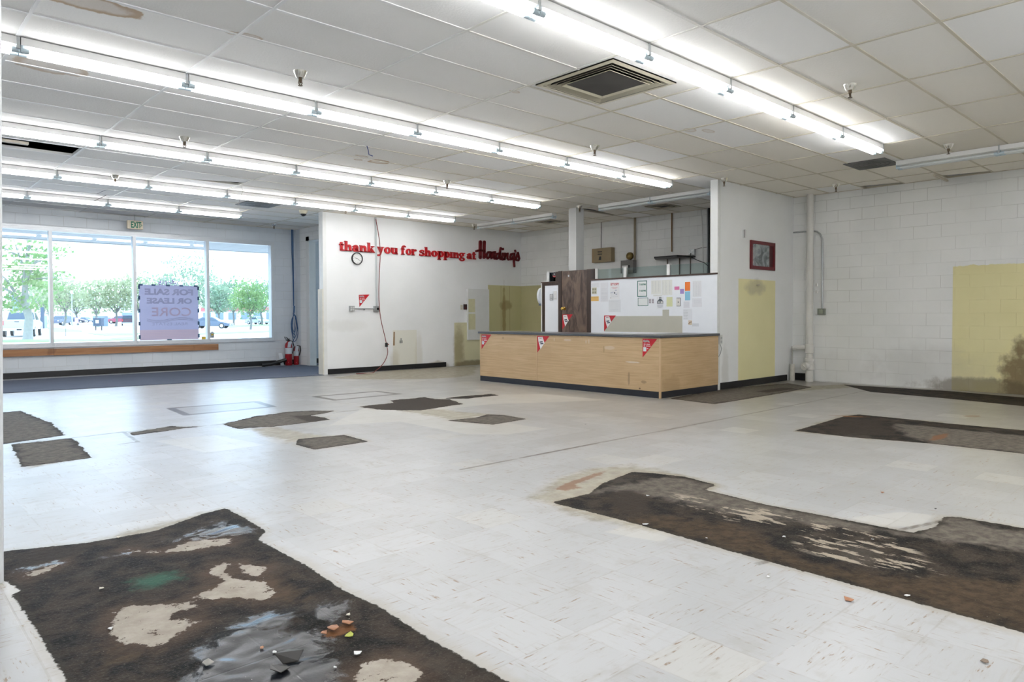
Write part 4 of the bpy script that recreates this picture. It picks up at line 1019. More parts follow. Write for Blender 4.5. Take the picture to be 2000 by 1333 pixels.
M_TOP = mat('counter_top', (.075, .08, .09), .28, var=.25, scale=14)
t = thing('service_counter', (XC+.6, (YC0+YC1)/2, 0), 'oak-fronted L-shaped service counter with dark top and black kick strip', 'counter')
b = MB(); b.box(XC, XC+.02, YC0+.02, 8.445, .095, .865); b.build('front_panel', M_OAK, t)
b = MB(); b.box(XC, XC+.02, 8.465, YC1, .095, .865); b.build('front_panel', M_OAK, t)
for o in t.children:
    pass
b = MB(); b.box(XC+.02, XC1, YC0, YC0+.02, .095, .865); b.build('end_panel', M_OAK, t)
b = MB(); b.box(XC+.002, XC+.6, YC1-.02, YC1, .0, .865); b.build('end_panel', M_NAVY, t)
b = MB(); b.box(XC-.006, XC+.02, YC0-.006, YC0+.02, .0, .868); b.build('corner_strip', M_EDGE, t)
b = MB(); b.box(XC-.004, XC+.005, 8.445, 8.465, .095, .865); b.build('joint_strip', M_EDGE, t)
b = MB(); b.box(XC-.004, XC+.004, YC0+.02, YC1, .855, .868); b.box(XC-.003, XC+.004, YC1-.018, YC1, .095, .868); b.build('top_strip', M_EDGE, t)
b = MB(); b.box(XC+.006, XC+.03, YC0+.02, YC1-.01, 0, .097); b.build('kick_strip', M_NAVY, t)
b = MB(); b.box(XC+.02, XC1-.005, YC0+.006, YC0+.03, 0, .097); b.build('kick_strip', M_NAVY, t)
b = MB(); b.prism([(XC-.03, YC0-.03), (XC1+.0, YC0-.03), (XC1, YC0+.62), (XC+.66, YC0+.62), (XC+.66, YC1+.03), (XC-.03, YC1+.03)], lambda u, v, d: Vector((u, v, .870+d)), 0, .035); b.build('counter_top', M_TOP, t, bevel=.006)
b = MB(); b.box(XC+.58, XC+.60, YC0+.6, YC1-.02, .01, .866); b.box(XC+.6, XC1-.01, YC0+.58, YC0+.6, .01, .866); b.build('back_panel', mat('particle_board', (.40, .32, .22), .7), t)
# make the laminate read in room coordinates
for o in t.children:
    if o.name.startswith(('front_panel', 'end_panel', 'corner', 'joint', 'top_strip')):
        for v in o.data.vertices: v.co += Vector(t.location)
        o.location = -Vector(t.location)
PCn = FX(XC)
tri_sticker(PCn, 9.885, .852, .27, .27, 'red triangular sticker at the left end of the counter front', sgn=-1)
tri_sticker(PCn, 8.44, .852, .28, .28, 'red triangular sticker with peeling label at the panel joint of the counter', sgn=-1, torn=True)
tri_sticker(PCn, 6.268, .853, .255, .275, 'red triangular sticker near the front corner of the counter', sgn=-1)
b = MB(); b.prism([(9.62, 8.8), (9.35, 8.75), (9.1, 9.1), (9.3, 9.35), (9.55, 9.3)], lambda u, v, d: Vector((v-.0, u, .9055+d)), 0, .003) if False else b.prism([(8.55, 9.75), (8.85, 9.7), (8.8, 9.0), (8.6, 9.1)], lambda u, v, d: Vector((u, v, .9055+d+(.012 if v < 9.2 else 0))), 0, .002)
tag(b.build('loose_paper', mat('paper_white', (.78, .79, .80), .6, var=.03)), 'white paper lying on the left end of the counter top', 'paper')
b = MB(); b.prism([(8.75, 7.6), (8.95, 7.5), (9.0, 6.6), (8.7, 6.7)], lambda u, v, d: Vector((u, v, .9055+d)), 0, .002)
tag(b.build('loose_sheet', mat('paper_grey', (.55, .56, .55), .6, var=.03)), 'grey sheet lying on the middle of the counter top', 'paper')

# outlet on the wall post beside the counter, small fittings of the enclosure wall
PE_ = FY(YB)
t = obox('conduit_outlet', PE_, 10.0, 10.07, .73, .88, .06, M_LT, 'grey outlet box on the enclosure post at the end of the counter', 'outlet box', [('socket', 10.015, 10.055, .75, .79, .004, M_STEEL), ('socket', 10.015, 10.055, .81, .85, .004, M_STEEL)])
b = MB(); b.tube([(10.05, YB-.03, .74), (10.075, YB-.04, .66), (10.06, YB-.03, .58), (10.02, YB-.02, .53)], .006, 6); b.build('cord', M_STEEL, t, smooth=True)
obox('light_switch', PE_, 10.79, 10.85, 2.47, 2.60, .035, mat('switch_white', (.72, .73, .73), .4), 'small white thermostat box left of the red-framed window', 'thermostat', [('dark_edge', 10.785, 10.795, 2.47, 2.60, .002, M_DARK)])
t = thing('serving_window', (11.44, YB, 1.97), 'small dark red framed window in the enclosure wall', 'window frame')
mr = mat('frame_maroon', (.14, .006, .012), .35, var=.15)
b = MB(); b.prism([(11.02, 1.96), (11.86, 1.96), (11.86, 2.445), (11.02, 2.445)], PE_, -.118, -.1);
x0, x1, z0, z1, w = 11.02, 11.86, 1.965, 2.445, .055
b = MB(); b.box(x0, x0+w, YB-.03, YB+.0, z0, z1); b.box(x1-w, x1, YB-.03, YB+.0, z0, z1); b.box(x0+w, x1-w, YB-.03, YB, z1-w, z1); b.box(x0+w, x1-w, YB-.03, YB, z0, z0+w); b.build('frame', mr, t)
b = MB(); b.box(x1-w-.13, x1-w, YB-.012, YB-.002, z0+w, z1-w); b.build('jamb', mat('jamb_dark', (.07, .006, .01), .4), t)
g = G('cloudy_pane'); n = g.noise(g.obj(), 5, 5, .6, 1.0); g.set(g.mix(g.ss(n, .35, .65), (.12, .14, .15), (.42, .46, .48)), .12)
b = MB(); b.box(x0+w, x1-w-.13, YB-.012, YB-.004, z0+w, z1-w); b.build('pane', g.m, t)
b = MB(); b.tube([(11.27, YB-.0, 1.70), (11.28, YB-.05, 1.70)], .012, 8)
tag(b.build('wall_peg', mat('peg', (.45, .42, .34), .5)), 'small peg stub on top of the pale yellow panel', 'peg')

# ---------------------------------------------------------------- office partition behind the counter
M_WAL = wood_mat('walnut_panel', (.070, .045, .032), (.18, .118, .083), 'z', .32, .55)
M_WALD = wood_mat('walnut_dark', (.026, .014, .009), (.065, .036, .024), 'z', .35, .8, False)
M_WALH = wood_mat('walnut_cap', (.035, .018, .011), (.10, .05, .03), 'y', .3, .8, False)
def door_mat():
    g = G('walnut_door'); x, y, z = g.xyz(); a = g.noise(g.vec(x*3, y*5, z*1.6), 1.6, 5, .6, 1.2); f = g.noise(g.vec(x*30, y*60, z*2.5), 1, 3, .6)
    c = g.mix(g.ss(a, .3, .7), (.055, .036, .027), (.20, .135, .098)); c = g.mix(g.ss(f, .5, .8)*.35, c, (.05, .03, .022)); return g.set(c, .3)
M_DOOR = door_mat()
M_BOARD = mat('laminate_white', (.80, .825, .87), .3, var=.03)
PO = FX(XO-.008)
t = thing('office_partition', (XO+.05, 8, 0), 'low office partition of white laminate panels and dark walnut trim with glass on top', 'partition')
b = MB(); b.box(XO-.008, XO-.0005, YB-.01, 8.60, 0, 1.835); b.box(XO, XO+.1, YB+.13, 8.66, 0, 1.835); b.build('laminate_panel', M_BOARD, t)
b = MB(); b.box(XO, XO+.1, 9.42, 9.80, 0, 1.79); b.build('laminate_panel', M_BOARD, t)
b = MB(); b.box(XO-.02, XO-.0005, YB-.015, 8.60, 1.835, 1.862); b.box(XO, XO+.112, YB+.13, 8.60, 1.835, 1.862); b.box(XO-.012, XO+.11, 9.40, 9.90, 1.835, 1.855); b.build('cap_rail', M_WALH, t)
b = MB(); b.box(XO-.008, XO+.1, 9.80, 9.87, 0, 1.835); b.box(XO-.008, XO+.1, 9.42, 9.80, 1.78, 1.835); b.build('walnut_frame', M_WALD, t)
b = MB(); b.box(XO-.004, XO+.1, 9.87, 9.90, 0, 1.84); b.build('end_trim', M_TRIM, t)
b = MB(); b.box(XO-.012, XO+.1, 9.34, 9.43, 0, 2.05); b.box(XO-.012, XO+.1, 8.60, 8.70, 0, 2.05); b.box(XO-.012, XO+.11, 8.53, 8.6, 1.862, 2.05); b.box(XO-.012, XO+.1, 9.43, 9.5, 1.855, 2.04); b.build('door_post', M_WALD, t)
for y0 in (8.50, 7.84, 6.93, 9.74):
    b = MB(); b.box(XO+.02, XO+.06, y0-.03, y0+.03, 1.856, 2.05); b.build('glass_post', M_TRIM, t)
M_PANE = glass_mat('office_glass', (.86, .93, .92), .02)
for (a, q) in ((6.14, 6.90), (6.96, 7.81), (7.87, 8.47), (9.50, 9.71)):
    b = MB(); b.box(XO+.037, XO+.043, a, q, 1.86, 2.035); b.build('glass_pane', M_PANE, t)
b = MB(); b.prism([(6.63, .9), (8.29, .9), (8.29, 1.18), (7.02, 1.18), (7.02, 1.285), (6.89, 1.285), (6.89, 1.18), (6.63, 1.18)], PO, .0005, .002)
b.build('beige_backing', mat('beige_backing', (.50, .49, .42), .5, var=.05), t)
d = st(MB().box(XO-.004, XO+.035, 8.705, 9.335, .02, 2.045).build('door_1', M_DOOR, world=True), 'dark walnut office door with brass knob')
b = MB(); b.lathe((XO-.004, 9.27, 1.325), (-1, 0, 0), [(.034, 0), (.032, .008), (.013, .012), (.013, .035), (.030, .045), (.034, .065), (.022, .08), (.004, .084)], 20)
b.build('door_knob', mat('brass', (.62, .40, .10), .25, .9, var=.05), d, smooth=True)
b = MB(); b.prism([(9.145, 1.93), (9.175, 1.93), (9.18, 1.965), (9.145, 1.97)], FX(XO-.004), 0, .002); b.build('sticker_remnant', mat('remnant', (.55, .56, .58), .5), d)
tri_sticker(FX(XO-.004), 9.325, 1.215, .27, .29, 'red triangular sticker with peeling label on the walnut door', sgn=-1, torn=True)
tri_sticker(FX(XO-.01), 8.285, 1.19, .27, .285, 'red triangular sticker with peeling label on the white office panel', sgn=-1, torn=True)
# mirror-like plate on the partition end, emblem on the small pane
t = thing('oval_plate', (XO+.1, 9.93, 1.4), 'pale blue oval plate fixed on the free end of the office partition', 'plate')
P_ = lambda u, v, d: Vector((XO-.02+u, 9.905+d, v))
b = MB(); b.prism([(.06+.11*math.cos(i*PI/12)*1.0, 1.58+.165*math.sin(i*PI/12)) for i in range(24)], P_, 0, .05); b.build('rim', mat('plate_white', (.72, .76, .80), .4), t)
b = MB(); b.prism([(.06+.085*math.cos(i*PI/12), 1.58+.135*math.sin(i*PI/12)) for i in range(24)], P_, .05, .055); b.build('face', mat('plate_blue', (.38, .48, .66), .3), t)
b = MB(); b.box(XO-.03, XO+.0, 9.905, 9.94, 1.39, 1.43); b.build('clip', mat('clip_dark', (.1, .13, .18), .5), t)
b = MB(); P_ = FX(XO+.03); c = onX(1083, 537, XO+.03)
t = thing('round_decal', (XO+.03, c.y, c.z), 'round dark decal with red lower edge on the small glass pane', 'decal')
b.prism([(c.y+.05*math.cos(i*PI/10), c.z+.05*math.sin(i*PI/10)) for i in range(20)], P_, 0, .003); b.build('disc', mat('decal_black', (.03, .03, .035), .5), t)
b = MB(); b.ring(P_, c.y, c.z, .05, .05, .03, .03, .003, .0045, 200, 340, 12); b.build('red_arc', mat('decal_red', (.35, .03, .03), .5), t)
b = MB(); b.prism([(c.y+.02*math.cos(i*PI/6), c.z+.01+.018*math.sin(i*PI/6)) for i in range(12)], P_, .003, .0045); b.build('grey_centre', mat('decal_mid', (.3, .3, .3), .5), t)
# square column rising behind the door
b = MB(); b.box(10.52, 10.75, 9.44, 9.64, 0, ZC)
st(b.build('office_pillar', mat('column_paint', (.66, .67, .67), .5, var=.05), bevel=.004), 'square white column rising behind the walnut door')
b = MB(); a = onX(1104.5, 486, 10.52); b.prism([(9.645, a.z-.1), (9.665, a.z-.1), (9.665, a.z+.19), (9.645, a.z+.19)], FX(10.56), -.12, .0)
tag(b.build('yellow_note', mat('note_yellow', (.66, .64, .34), .6)), 'yellow paper strip on the left side of the square white column', 'note')

# ---------------------------------------------------------------- papers on the office partition
def paper(u0, v0, u1, v1, col, label, lines=None, frame=None, name='notice_paper', plane=XO-.0075, d=.001, dash=None, cat='paper'):
    a = onX(u0, (v0+v1)/2, plane); c = onX(u1, (v0+v1)/2, plane); m = (u0+u1)/2
    zt = onX(m, v0, plane).z; zb = onX(m, v1, plane).z; y0, y1 = a.y, c.y            # y0 > y1
    P = FX(plane)
    t = thing(name, P((y0+y1)/2, zb, 0), label, cat, 'papers pinned on the office partition')
    b = MB(); b.prism([(y0, zb), (y1, zb), (y1, zt), (y0, zt)], P, d, d+.0015); sh = b.build('sheet', mat('sheet_%02d%02d%02d' % tuple(int(q*99) for q in col), col, .6, var=.04), t)
    w, h = y0-y1, zt-zb; e = d+.0017
    if frame:
        b = MB(); f = frame[1]
        for (p, q, r, s) in ((0, 0, 1, f/h), (0, 1-f/h, 1, 1), (0, 0, f/w, 1), (1-f/w, 0, 1, 1)):
            b.prism([(y0-w*p, zb+h*q), (y0-w*r, zb+h*q), (y0-w*r, zb+h*s), (y0-w*p, zb+h*s)], P, e, e+.001)
        b.build('border', frame[0], sh)
    if lines:
        mc, rows = lines; b = MB(); rnd = random.Random(int(u0*7+v0))
        for (r0, r1, n, cols) in rows:
            for i in range(n):
                q = 1-(r0+(r1-r0)*(i+.5)/n)
                for (c0, c1) in cols:
                    x = c0
                    while x < c1-.02:
                        l = min(rnd.uniform(.04, .14), c1-x); hh = .3*h*(r1-r0)/n
                        b.prism([(y0-w*x, zb+h*q-hh/2), (y0-w*(x+l), zb+h*q-hh/2), (y0-w*(x+l), zb+h*q+hh/2), (y0-w*x, zb+h*q+hh/2)], P, e, e+.0004)
                        x += l+.025
        b.build('print', mc, sh)
    return sh, P, y0, zb, w, h
mG = mat('ink_grey', (.50, .52, .55), .6); mD = mat('ink_dark', (.10, .12, .14), .6); mL = mat('ink_light', (.60, .62, .67), .6); mR = mat('ink_red', (.50, .02, .04), .5); mB = mat('ink_blue', (.10, .14, .35), .5)
mK = mat('ink_green', (.02, .16, .12), .5)
Wp, Wc = (.76, .77, .80), (.72, .73, .70)
paper(1151, 552, 1171, 562, Wp, 'white letter sheet in the top left corner of the office panel', (mL, [(.2, .9, 3, [(.1, .9)])]))
t, P, y, z, w, h = paper(1156, 562, 1165.5, 575, (.60, .58, .46), 'small tan card with four dark squares on the office panel')
b = MB()
for i in (0, 1):
    for j in (0, 1): b.prism([(y-w*(.12+.45*i), z+h*(.12+.45*j)), (y-w*(.45+.45*i), z+h*(.12+.45*j)), (y-w*(.45+.45*i), z+h*(.42+.45*j)), (y-w*(.12+.45*i), z+h*(.42+.45*j))], P, .003, .0035)
b.build('print', mat('ink_tan', (.28, .28, .20), .6), t)
paper(1152, 579.5, 1169.5, 588.5, (.74, .48, .16), 'orange-yellow slip on the left of the office panel', (mat('ink_ochre', (.5, .30, .08), .6), [(.15, .45, 1, [(.1, .9)])]))
paper(1173, 552, 1188, 590, (.73, .74, .78), 'white typed letter left of the STOP notice', (mL, [(.3, .42, 2, [(.1, .8)]), (.5, .62, 3, [(.1, .85)]), (.7, .95, 5, [(.1, .9)])]))
t, P, y, z, w, h = paper(1191, 551, 1210, 585, (.77, .78, .80), 'white notice headed STOP in red letters on the office panel', (mL, [(.60, .9, 3, [(.1, .9)])]))
text('heading', 'STOP!', y-w*.1, z+h*.80, -w*.82, h*.13, P, mR, t, .004, bold=.03)
b = MB(); b.prism([(y-w*.2, z+h*.67), (y-w*.8, z+h*.67), (y-w*.8, z+h*.69), (y-w*.2, z+h*.69)], P, .003, .0035); b.prism([(y-w*.3, z+h*.60), (y-w*.7, z+h*.60), (y-w*.7, z+h*.62), (y-w*.3, z+h*.62)], P, .003, .0035); b.build('print', mat('ink_pink', (.62, .30, .33), .6), t)
b = MB(); b.prism([(y-w*(.5+.07*math.cos(i*PI/5)), z+h*(.37+.05*math.sin(i*PI/5))) for i in range(10)], P, .003, .0035); b.prism([(y-w*.08, z+h*.06), (y-w*.16, z+h*.06), (y-w*.12, z+h*.13)], P, .003, .0035); b.build('mark', mD, t)
b = MB(); b.stroke(P, [(y-w*.1, z+h*.38), (y-w*.4, z+h*.42)], .006, .003, .0035); b.stroke(P, [(y-w*.55, z+h*.52), (y-w*.72, z+h*.52)], .008, .003, .0035); b.stroke(P, [(y-w*.6, z+h*.3), (y-w*.75, z+h*.28)], .008, .003, .0035); b.build('print', mB, t)
paper(1189, 586, 1212, 610, (.71, .73, .76), 'grey toned sheet below the STOP notice', (mL, [(.05, .16, 1, [(.05, .9)]), (.75, .95, 2, [(.15, .8)])]))
t, P, y, z, w, h = paper(1245, 548.5, 1264, 580, (.76, .78, .79), 'dark green bordered hours notice printed twice, on the office panel', (mL, [(.36, .5, 2, [(.25, .8)]), (.78, .9, 2, [(.3, .8)])]), frame=(mK, .014))
text('heading', '7:00PM', y-w*.2, z+h*.70, -w*.66, h*.12, P, mK, t, .004, bold=.03); text('heading', '7:00PM', y-w*.2, z+h*.31, -w*.66, h*.12, P, mK, t, .004, bold=.03)
paper(1246, 582, 1266, 598, (.75, .77, .78), 'green bordered blank notice under the hours notice', frame=(mK, .009))
for u, l in ((1267.5, 'left small brown stamp card beside the bordered notice'), (1273, 'right small brown stamp card beside the bordered notice')):
    paper(u, 584, u+4.3, 593, (.55, .53, .57), l, (mat('ink_brown', (.12, .08, .12), .6), [(.05, .95, 4, [(.08, .95)])]))
cols6 = [(.02, .09), (.24, .30), (.44, .50), (.60, .66), (.78, .83), (.93, .98)]
paper(1272, 548, 1292, 575, Wc, 'left typed list sheet in the middle of the office panel', (mG, [(.06, .85, 16, [(.1, .22), (.38, .5), (.7, .8)])]))
paper(1293, 547, 1313, 577, Wc, 'right typed list sheet in the middle of the office panel', (mG, [(.06, .92, 16, [(.05, .14), (.35, .46), (.7, .82)])]))
paper(1276, 576, 1293, 579, Wc, 'narrow typed strip under the left list sheet', (mG, [(.3, .7, 1, [(.05, .95)])]))
t, P, y, z, w, h = paper(1283, 580, 1296, 603, (.74, .76, .79), 'white card with a black bottle drawing on the office panel')
b = MB(); q = [(.35, .98), (.68, .98), (.68, .80), (.95, .62), (.98, .42), (.02, .42), (.05, .62), (.35, .80)]; b.prism([(y-w*a, z+h*c) for a, c in q], P, .003, .0035); b.build('bottle_print', mD, t)
b = MB(); b.prism([(y-w*a, z+h*c) for a, c in ((.12, .5), (.48, .5), (.48, .6), (.16, .6))], P, .0036, .004); b.prism([(y-w*a, z+h*c) for a, c in ((.58, .46), (.92, .46), (.88, .62), (.6, .62))], P, .0036, .004); b.prism([(y-w*a, z+h*c) for a, c in ((.4, .84), (.63, .84), (.63, .92), (.4, .92))], P, .0036, .004); b.build('label_print', M_LT, t)
b = MB(); b.prism([(y-w*a, z+h*c) for a, c in ((.7, .22), (.95, .22), (.9, .32), (.72, .32))], P, .003, .0035); b.prism([(y-w*a, z+h*c) for a, c in ((.05, .36), (.95, .36), (.9, .12), (.6, .04), (.3, .04), (.1, .14))], P, .0025, .0029); b.build('print', mL, t)
paper(1302, 580.5, 1313.5, 599, (.64, .66, .40), 'pale yellow-green slip on the office panel')
t, P, y, z, w, h = paper(1321, 582, 1329.5, 598.5, (.68, .66, .63), 'small picture card with dark right border on the office panel')
b = MB(); b.prism([(y-w*.9, z), (y-w, z), (y-w, z+h), (y-w*.9, z+h)], P, .003, .004); b.prism([(y-w*.1, z+h*.93), (y-w, z+h*.93), (y-w, z+h), (y-w*.1, z+h)], P, .003, .004); b.prism([(y-w*.1, z), (y-w, z), (y-w, z+h*.05), (y-w*.1, z+h*.05)], P, .003, .004)
b.prism([(y-w*(.45+.12*math.cos(i*PI/5)), z+h*(.48+.08*math.sin(i*PI/5))) for i in range(10)], P, .003, .004); b.build('print', mD, t)
paper(1317.5, 560, 1327, 566.5, (.70, .20, .40), 'pink slip on the office panel')
paper(1328.5, 565, 1336, 574, (.36, .26, .58), 'purple slip beside the pink one on the office panel')
paper(1338, 551, 1348, 568.5, (.80, .20, .03), 'bright orange sheet on the right of the office panel')
paper(1338, 569.5, 1348, 587, (.26, .55, .72), 'light blue sheet below the bright orange one')
paper(1353, 549, 1370, 580, (.72, .73, .76), 'white tabulated sheet right of the orange sheet', (mL, [(.08, .95, 14, [(.05, .2), (.35, .5), (.65, .8)])]))
paper(1352, 583, 1371, 600, (.73, .74, .78), 'white sheet with grey block below the tabulated sheet', (mL, [(.15, .6, 6, [(.2, .9)])]))
paper(1335, 589, 1347, 602, (.73, .73, .78), 'white sheet below the light blue sheet', (mL, [(.1, .9, 5, [(.1, .9)])]))
paper(1334.5, 604, 1352, 625, (.73, .75, .79), 'handwritten list sheet low on the right of the office panel', (mG, [(.1, .95, 6, [(.05, .5)])]))
t, P, y, z, w, h = paper(1344.5, 626, 1351.5, 635, (.66, .56, .45), 'small tan torn note low on the right of the office panel')
b = MB(); b.stroke(P, [(y-w*.1, z+h*.25), (y-w*.5, z+h*.6), (y-w*.9, z+h*.65)], .012, .003, .0036); b.build('print', mat('ink_umber', (.25, .15, .08), .6), t)
paper(1352, 632, 1365, 638, (.66, .68, .72), 'faint grey note at the bottom right of the office panel')
t, P, y, z, w, h = paper(1074, 575, 1080, 587, (.6, .61, .62), 'small dark bordered card on the narrow white panel left of the door', (mD, [(.2, .8, 3, [(.2, .8)])]), frame=(mD, .006))
paper(1081, 569, 1087.5, 586, (.70, .70, .70), 'small white card with round mark on the narrow white panel', (mG, [(.75, .95, 1, [(.2, .9)]), (.2, .45, 1, [(.35, .75)])]))

# ---------------------------------------------------------------- fittings on the long wall behind the office
PR_ = FX(XW)
def pipe(name, pts, r, m, label, cat='pipe', n=10):
    b = MB(); b.tube(pts, r, n); return tag(b.build(name, m, smooth=True), label, cat)
t = thing('alarm_box', (XW, 10.4, 2.40), 'tan metal speaker box with dark slots high on the wall behind the office', 'box')
b = MB(); b.prism([(10.70, 2.40), (10.14, 2.40), (10.14, 2.72), (10.70, 2.72)], PR_, .001, .13); b.build('box_body', mat('tan_metal', (.30, .23, .13), .5, .1), t, bevel=.006)
b = MB(); b.prism([(10.70, 2.40), (10.64, 2.40), (10.64, 2.72), (10.70, 2.72)], PR_, .13, .134); b.build('front_edge', mat('tan_edge', (.36, .25, .13), .5), t)
b = MB()
for z_ in (2.635, 2.58):
    for i in range(5): b.prism([(10.53-.026*i, z_-.008), (10.51-.026*i, z_-.008), (10.51-.026*i, z_+.014), (10.53-.026*i, z_+.014)], PR_, .13, .135)
b.prism([(10.50, 2.45), (10.43, 2.45), (10.43, 2.53), (10.48, 2.53)], PR_, .13, .135)
b.build('slots', M_BLACK, t)
pipe('thin_conduit', [(XW-.02, 10.52, ZC), (XW-.02, 10.52, 2.72)], .006, M_BLACK, 'thin dark cable dropping from the ceiling to the tan box')
pipe('tan_conduit', [(XW-.03, 9.56, ZC), (XW-.03, 9.56, 2.40)], .024, mat('tan_pipe', (.32, .27, .19), .5), 'tan vertical conduit rising above the grey panel on the far wall')
pipe('rust_conduit', [(XW-.02, 8.61, ZC), (XW-.02, 8.61, 2.52)], .014, mat('rusty_pipe', (.22, .12, .05), .6), 'rusty brown vertical pipe stub above the black shelf')
b = MB(); b.lathe((XW-.03, 9.68, 2.495), (-1, 0, 0), [(.05, -.02), (.085, .0), (.08, .05), (.04, .07)], 16)
tag(b.build('alarm_bell', mat('bell_brass', (.20, .14, .04), .4, .6), smooth=True), 'round brass-coloured bell beside the tan conduit', 'bell')
t = thing('panel_box', (XW, 9.7, 2.1), 'grey electrical panel box below the brass bell', 'electrical box')
b = MB(); b.prism([(9.88, 2.12), (9.54, 2.12), (9.54, 2.40), (9.88, 2.40)], PR_, .001, .12); b.build('box_body', mat('panel_grey', (.20, .19, .18), .5), t)
b = MB(); b.prism([(9.84, 2.0), (9.68, 2.0), (9.68, 2.29), (9.84, 2.29)], PR_, .12, .124); b.build('notice_sheet', M_LT, t)
b = MB(); b.prism([(9.665, 2.22), (9.63, 2.22), (9.63, 2.29), (9.665, 2.29)], PR_, .12, .13); b.build('latch', M_BLACK, t)
t = thing('wall_shelf', (XW, 8.5, 2.3), 'black wall shelf on thin brackets with dangling cords behind the office', 'shelf')
b = MB(); b.prism([(XW, 8.05), (XW-.45, 8.2), (XW-.45, 8.75), (XW-.05, 9.0)], lambda u, v, d: Vector((u-.001, v, 2.37+d)), 0, .03); b.build('shelf_board', M_BLACK, t)
for yy, zz in ((8.72, 1.9), (8.42, 1.9), (8.16, 1.9)):
    b = MB(); b.tube([(XW-.02, yy, 2.37), (XW-.02, yy, zz)], .011, 6); b.build('bracket', mat('bracket_brown', (.10, .07, .05), .5), t)
t = obox('wall_outlet', PR_, 8.18, 8.04, 2.42, 2.53, .06, M_STEEL, 'metal outlet box with plugs above the right end of the black shelf', 'outlet box', [('socket', a, a-.035, q, q+.03, .004, M_LT) for a in (8.17, 8.115) for q in (2.435, 2.485)])
b = MB(); b.tube([(XW-.07, 8.12, 2.45), (XW-.12, 8.1, 2.38), (XW-.1, 7.95, 2.3), (XW-.08, 7.8, 2.24), (XW-.05, 7.7, 2.15)], .008, 6); b.build('cord', M_BLACK, t, smooth=True)
pipe('horizontal_wire', [(XW-.02, 8.05, 2.53), (XW-.02, 7.9, 2.55), (XW-.02, 7.7, 2.555)], .004, M_DARK, 'thin dark wire running right from the outlet above the shelf', 'wire')
pipe('white_conduit', [(XW-.03, 7.90, ZC), (XW-.04, 7.86, 2.7), (XW-.05, 7.83, 1.7)], .012, M_TRIM, 'thin white conduit nearest the shelf on the far wall')
pipe('silver_conduit', [(XW-.03, 7.76, ZC), (XW-.03, 7.76, 1.7)], .012, M_STEEL, 'thin silver conduit beside the black pipes on the far wall')
pipe('black_pipe', [(XW-.04, 7.72, ZC), (XW-.04, 7.72, 1.7)], .018, M_BLACK, 'left black pipe of the group behind the enclosure post')
pipe('olive_pipe', [(XW-.06, 7.66, ZC), (XW-.06, 7.66, 1.7)], .018, mat('olive_pipe', (.16, .14, .08), .5), 'olive pipe between two black pipes behind the enclosure post')
pipe('dark_pipe', [(XW-.04, 7.60, ZC), (XW-.04, 7.60, 1.7)], .022, M_BLACK, 'right black pipe of the group behind the enclosure post')
b = MB(); b.box(XW-.6, XW-.01, 6.4, 8.9, 1.2, 1.32); b.box(XW-.6, XW-.56, 6.4, 8.9, 0, 1.2)
tag(b.build('storage_counter', mat('storage_counter', (.10, .085, .085), .4)), 'dark back counter along the far wall seen through the office glass', 'counter')

# the big drain pipe in the right corner
M_PIPE = mat('pipe_paint', (.70, .69, .66), .4, var=.04)
py = 5.64; px = XW-.112
t = thing('drain_pipe', (px, py, 0), 'thick white drain pipe standing in the corner by the enclosure wall', 'pipe')
b = MB(); b.tube([(px, py, .38), (px, py, ZC)], .06, 20); b.build('riser', M_PIPE, t, smooth=True)
b = MB(); b.lathe((px, py, 0), (0, 0, 1), [(.066, 0), (.066, .2), (.085, .215), (.085, .3), (.07, .31), (.07, .36), (.078, .37), (.078, .40), (.062, .41), (.062, .45)], 20)
b.lathe((px, py, .45), (0, 0, 1), [(.062, 0), (.062, .1), (.072, .11), (.072, .16), (.062, .17)], 20) if False else b.lathe((px, py, .50), (0, 0, 1), [(.061, 0), (.074, .01), (.074, .16), (.061, .17)], 20)
b.build('coupling', M_PIPE, t, smooth=True)
b = MB(); b.tube([(px, py, .27), (px-.10, py-.0+.03, .27)], .062, 16); b.lathe((px-.10, py+.03, .27), (-1, .3, 0), [(.07, 0), (.07, .03), (.05, .035)], 16); b.build('cleanout', M_PIPE, t, smooth=True)
b = MB(); b.tube([(px-.135, py+.03+.03, .3), (px-.14, py+.03, .27), (px-.14, py+.0, .25)], .012, 8); b.build('cleanout_plug', mat('plug_white', (.62, .6, .56), .5), t)
b = MB(); b.tube([(px+.01, py, .60), (px+.01, py+.30, .595)], .042, 14); b.build('side_branch', M_PIPE, t, smooth=True)
b = MB(); b.tube([(XW-.16, 5.93, .0), (XW-.16, 5.93, .30)], .045, 14); tag(b.build('floor_pipe', mat('flaking_pipe', (.62, .60, .54), .5, var=.3, scale=14), smooth=True), 'short white flaking pipe stub rising from the floor in the corner', 'pipe')
b = MB(); b.tube([(XW-.12, 5.95, .30), (XW-.12, 5.95, .62)], .012, 8); tag(b.build('thin_pipe', mat('pipe_grey', (.42, .41, .38), .5)), 'thin pipe above the short floor stub in the corner', 'pipe')  # thin pipe in a duller grey than the drain pipe
pts = [(XW-.02, 5.99, 2.69), (XW-.02, 5.62, 2.685), (XW-.02, 5.56, 2.67), (XW-.02, 5.50, 2.62), (XW-.02, 5.465, 2.53), (XW-.02, 5.46, 1.29)]
b = MB(); b.tube(pts, .014, 8); tag(b.build('bent_conduit', M_STEEL, smooth=True), 'thin steel conduit bending down behind the white drain pipe', 'conduit')
obox('round_cover_box', PR_, 5.53, 5.40, 1.19, 1.30, .05, mat('olive_steel', (.26, .28, .24), .5, .3), 'grey steel box at the foot of the bent conduit', 'outlet box', [('cover', 5.50, 5.43, 1.21, 1.28, .006, mat('cover_green', (.36, .38, .30), .5))])
b = MB(); b.obox((XW-.02, 5.56, 1.72), .03, .03, .05); b.obox((XW-.02, 5.56, 1.60), .03, .03, .05)
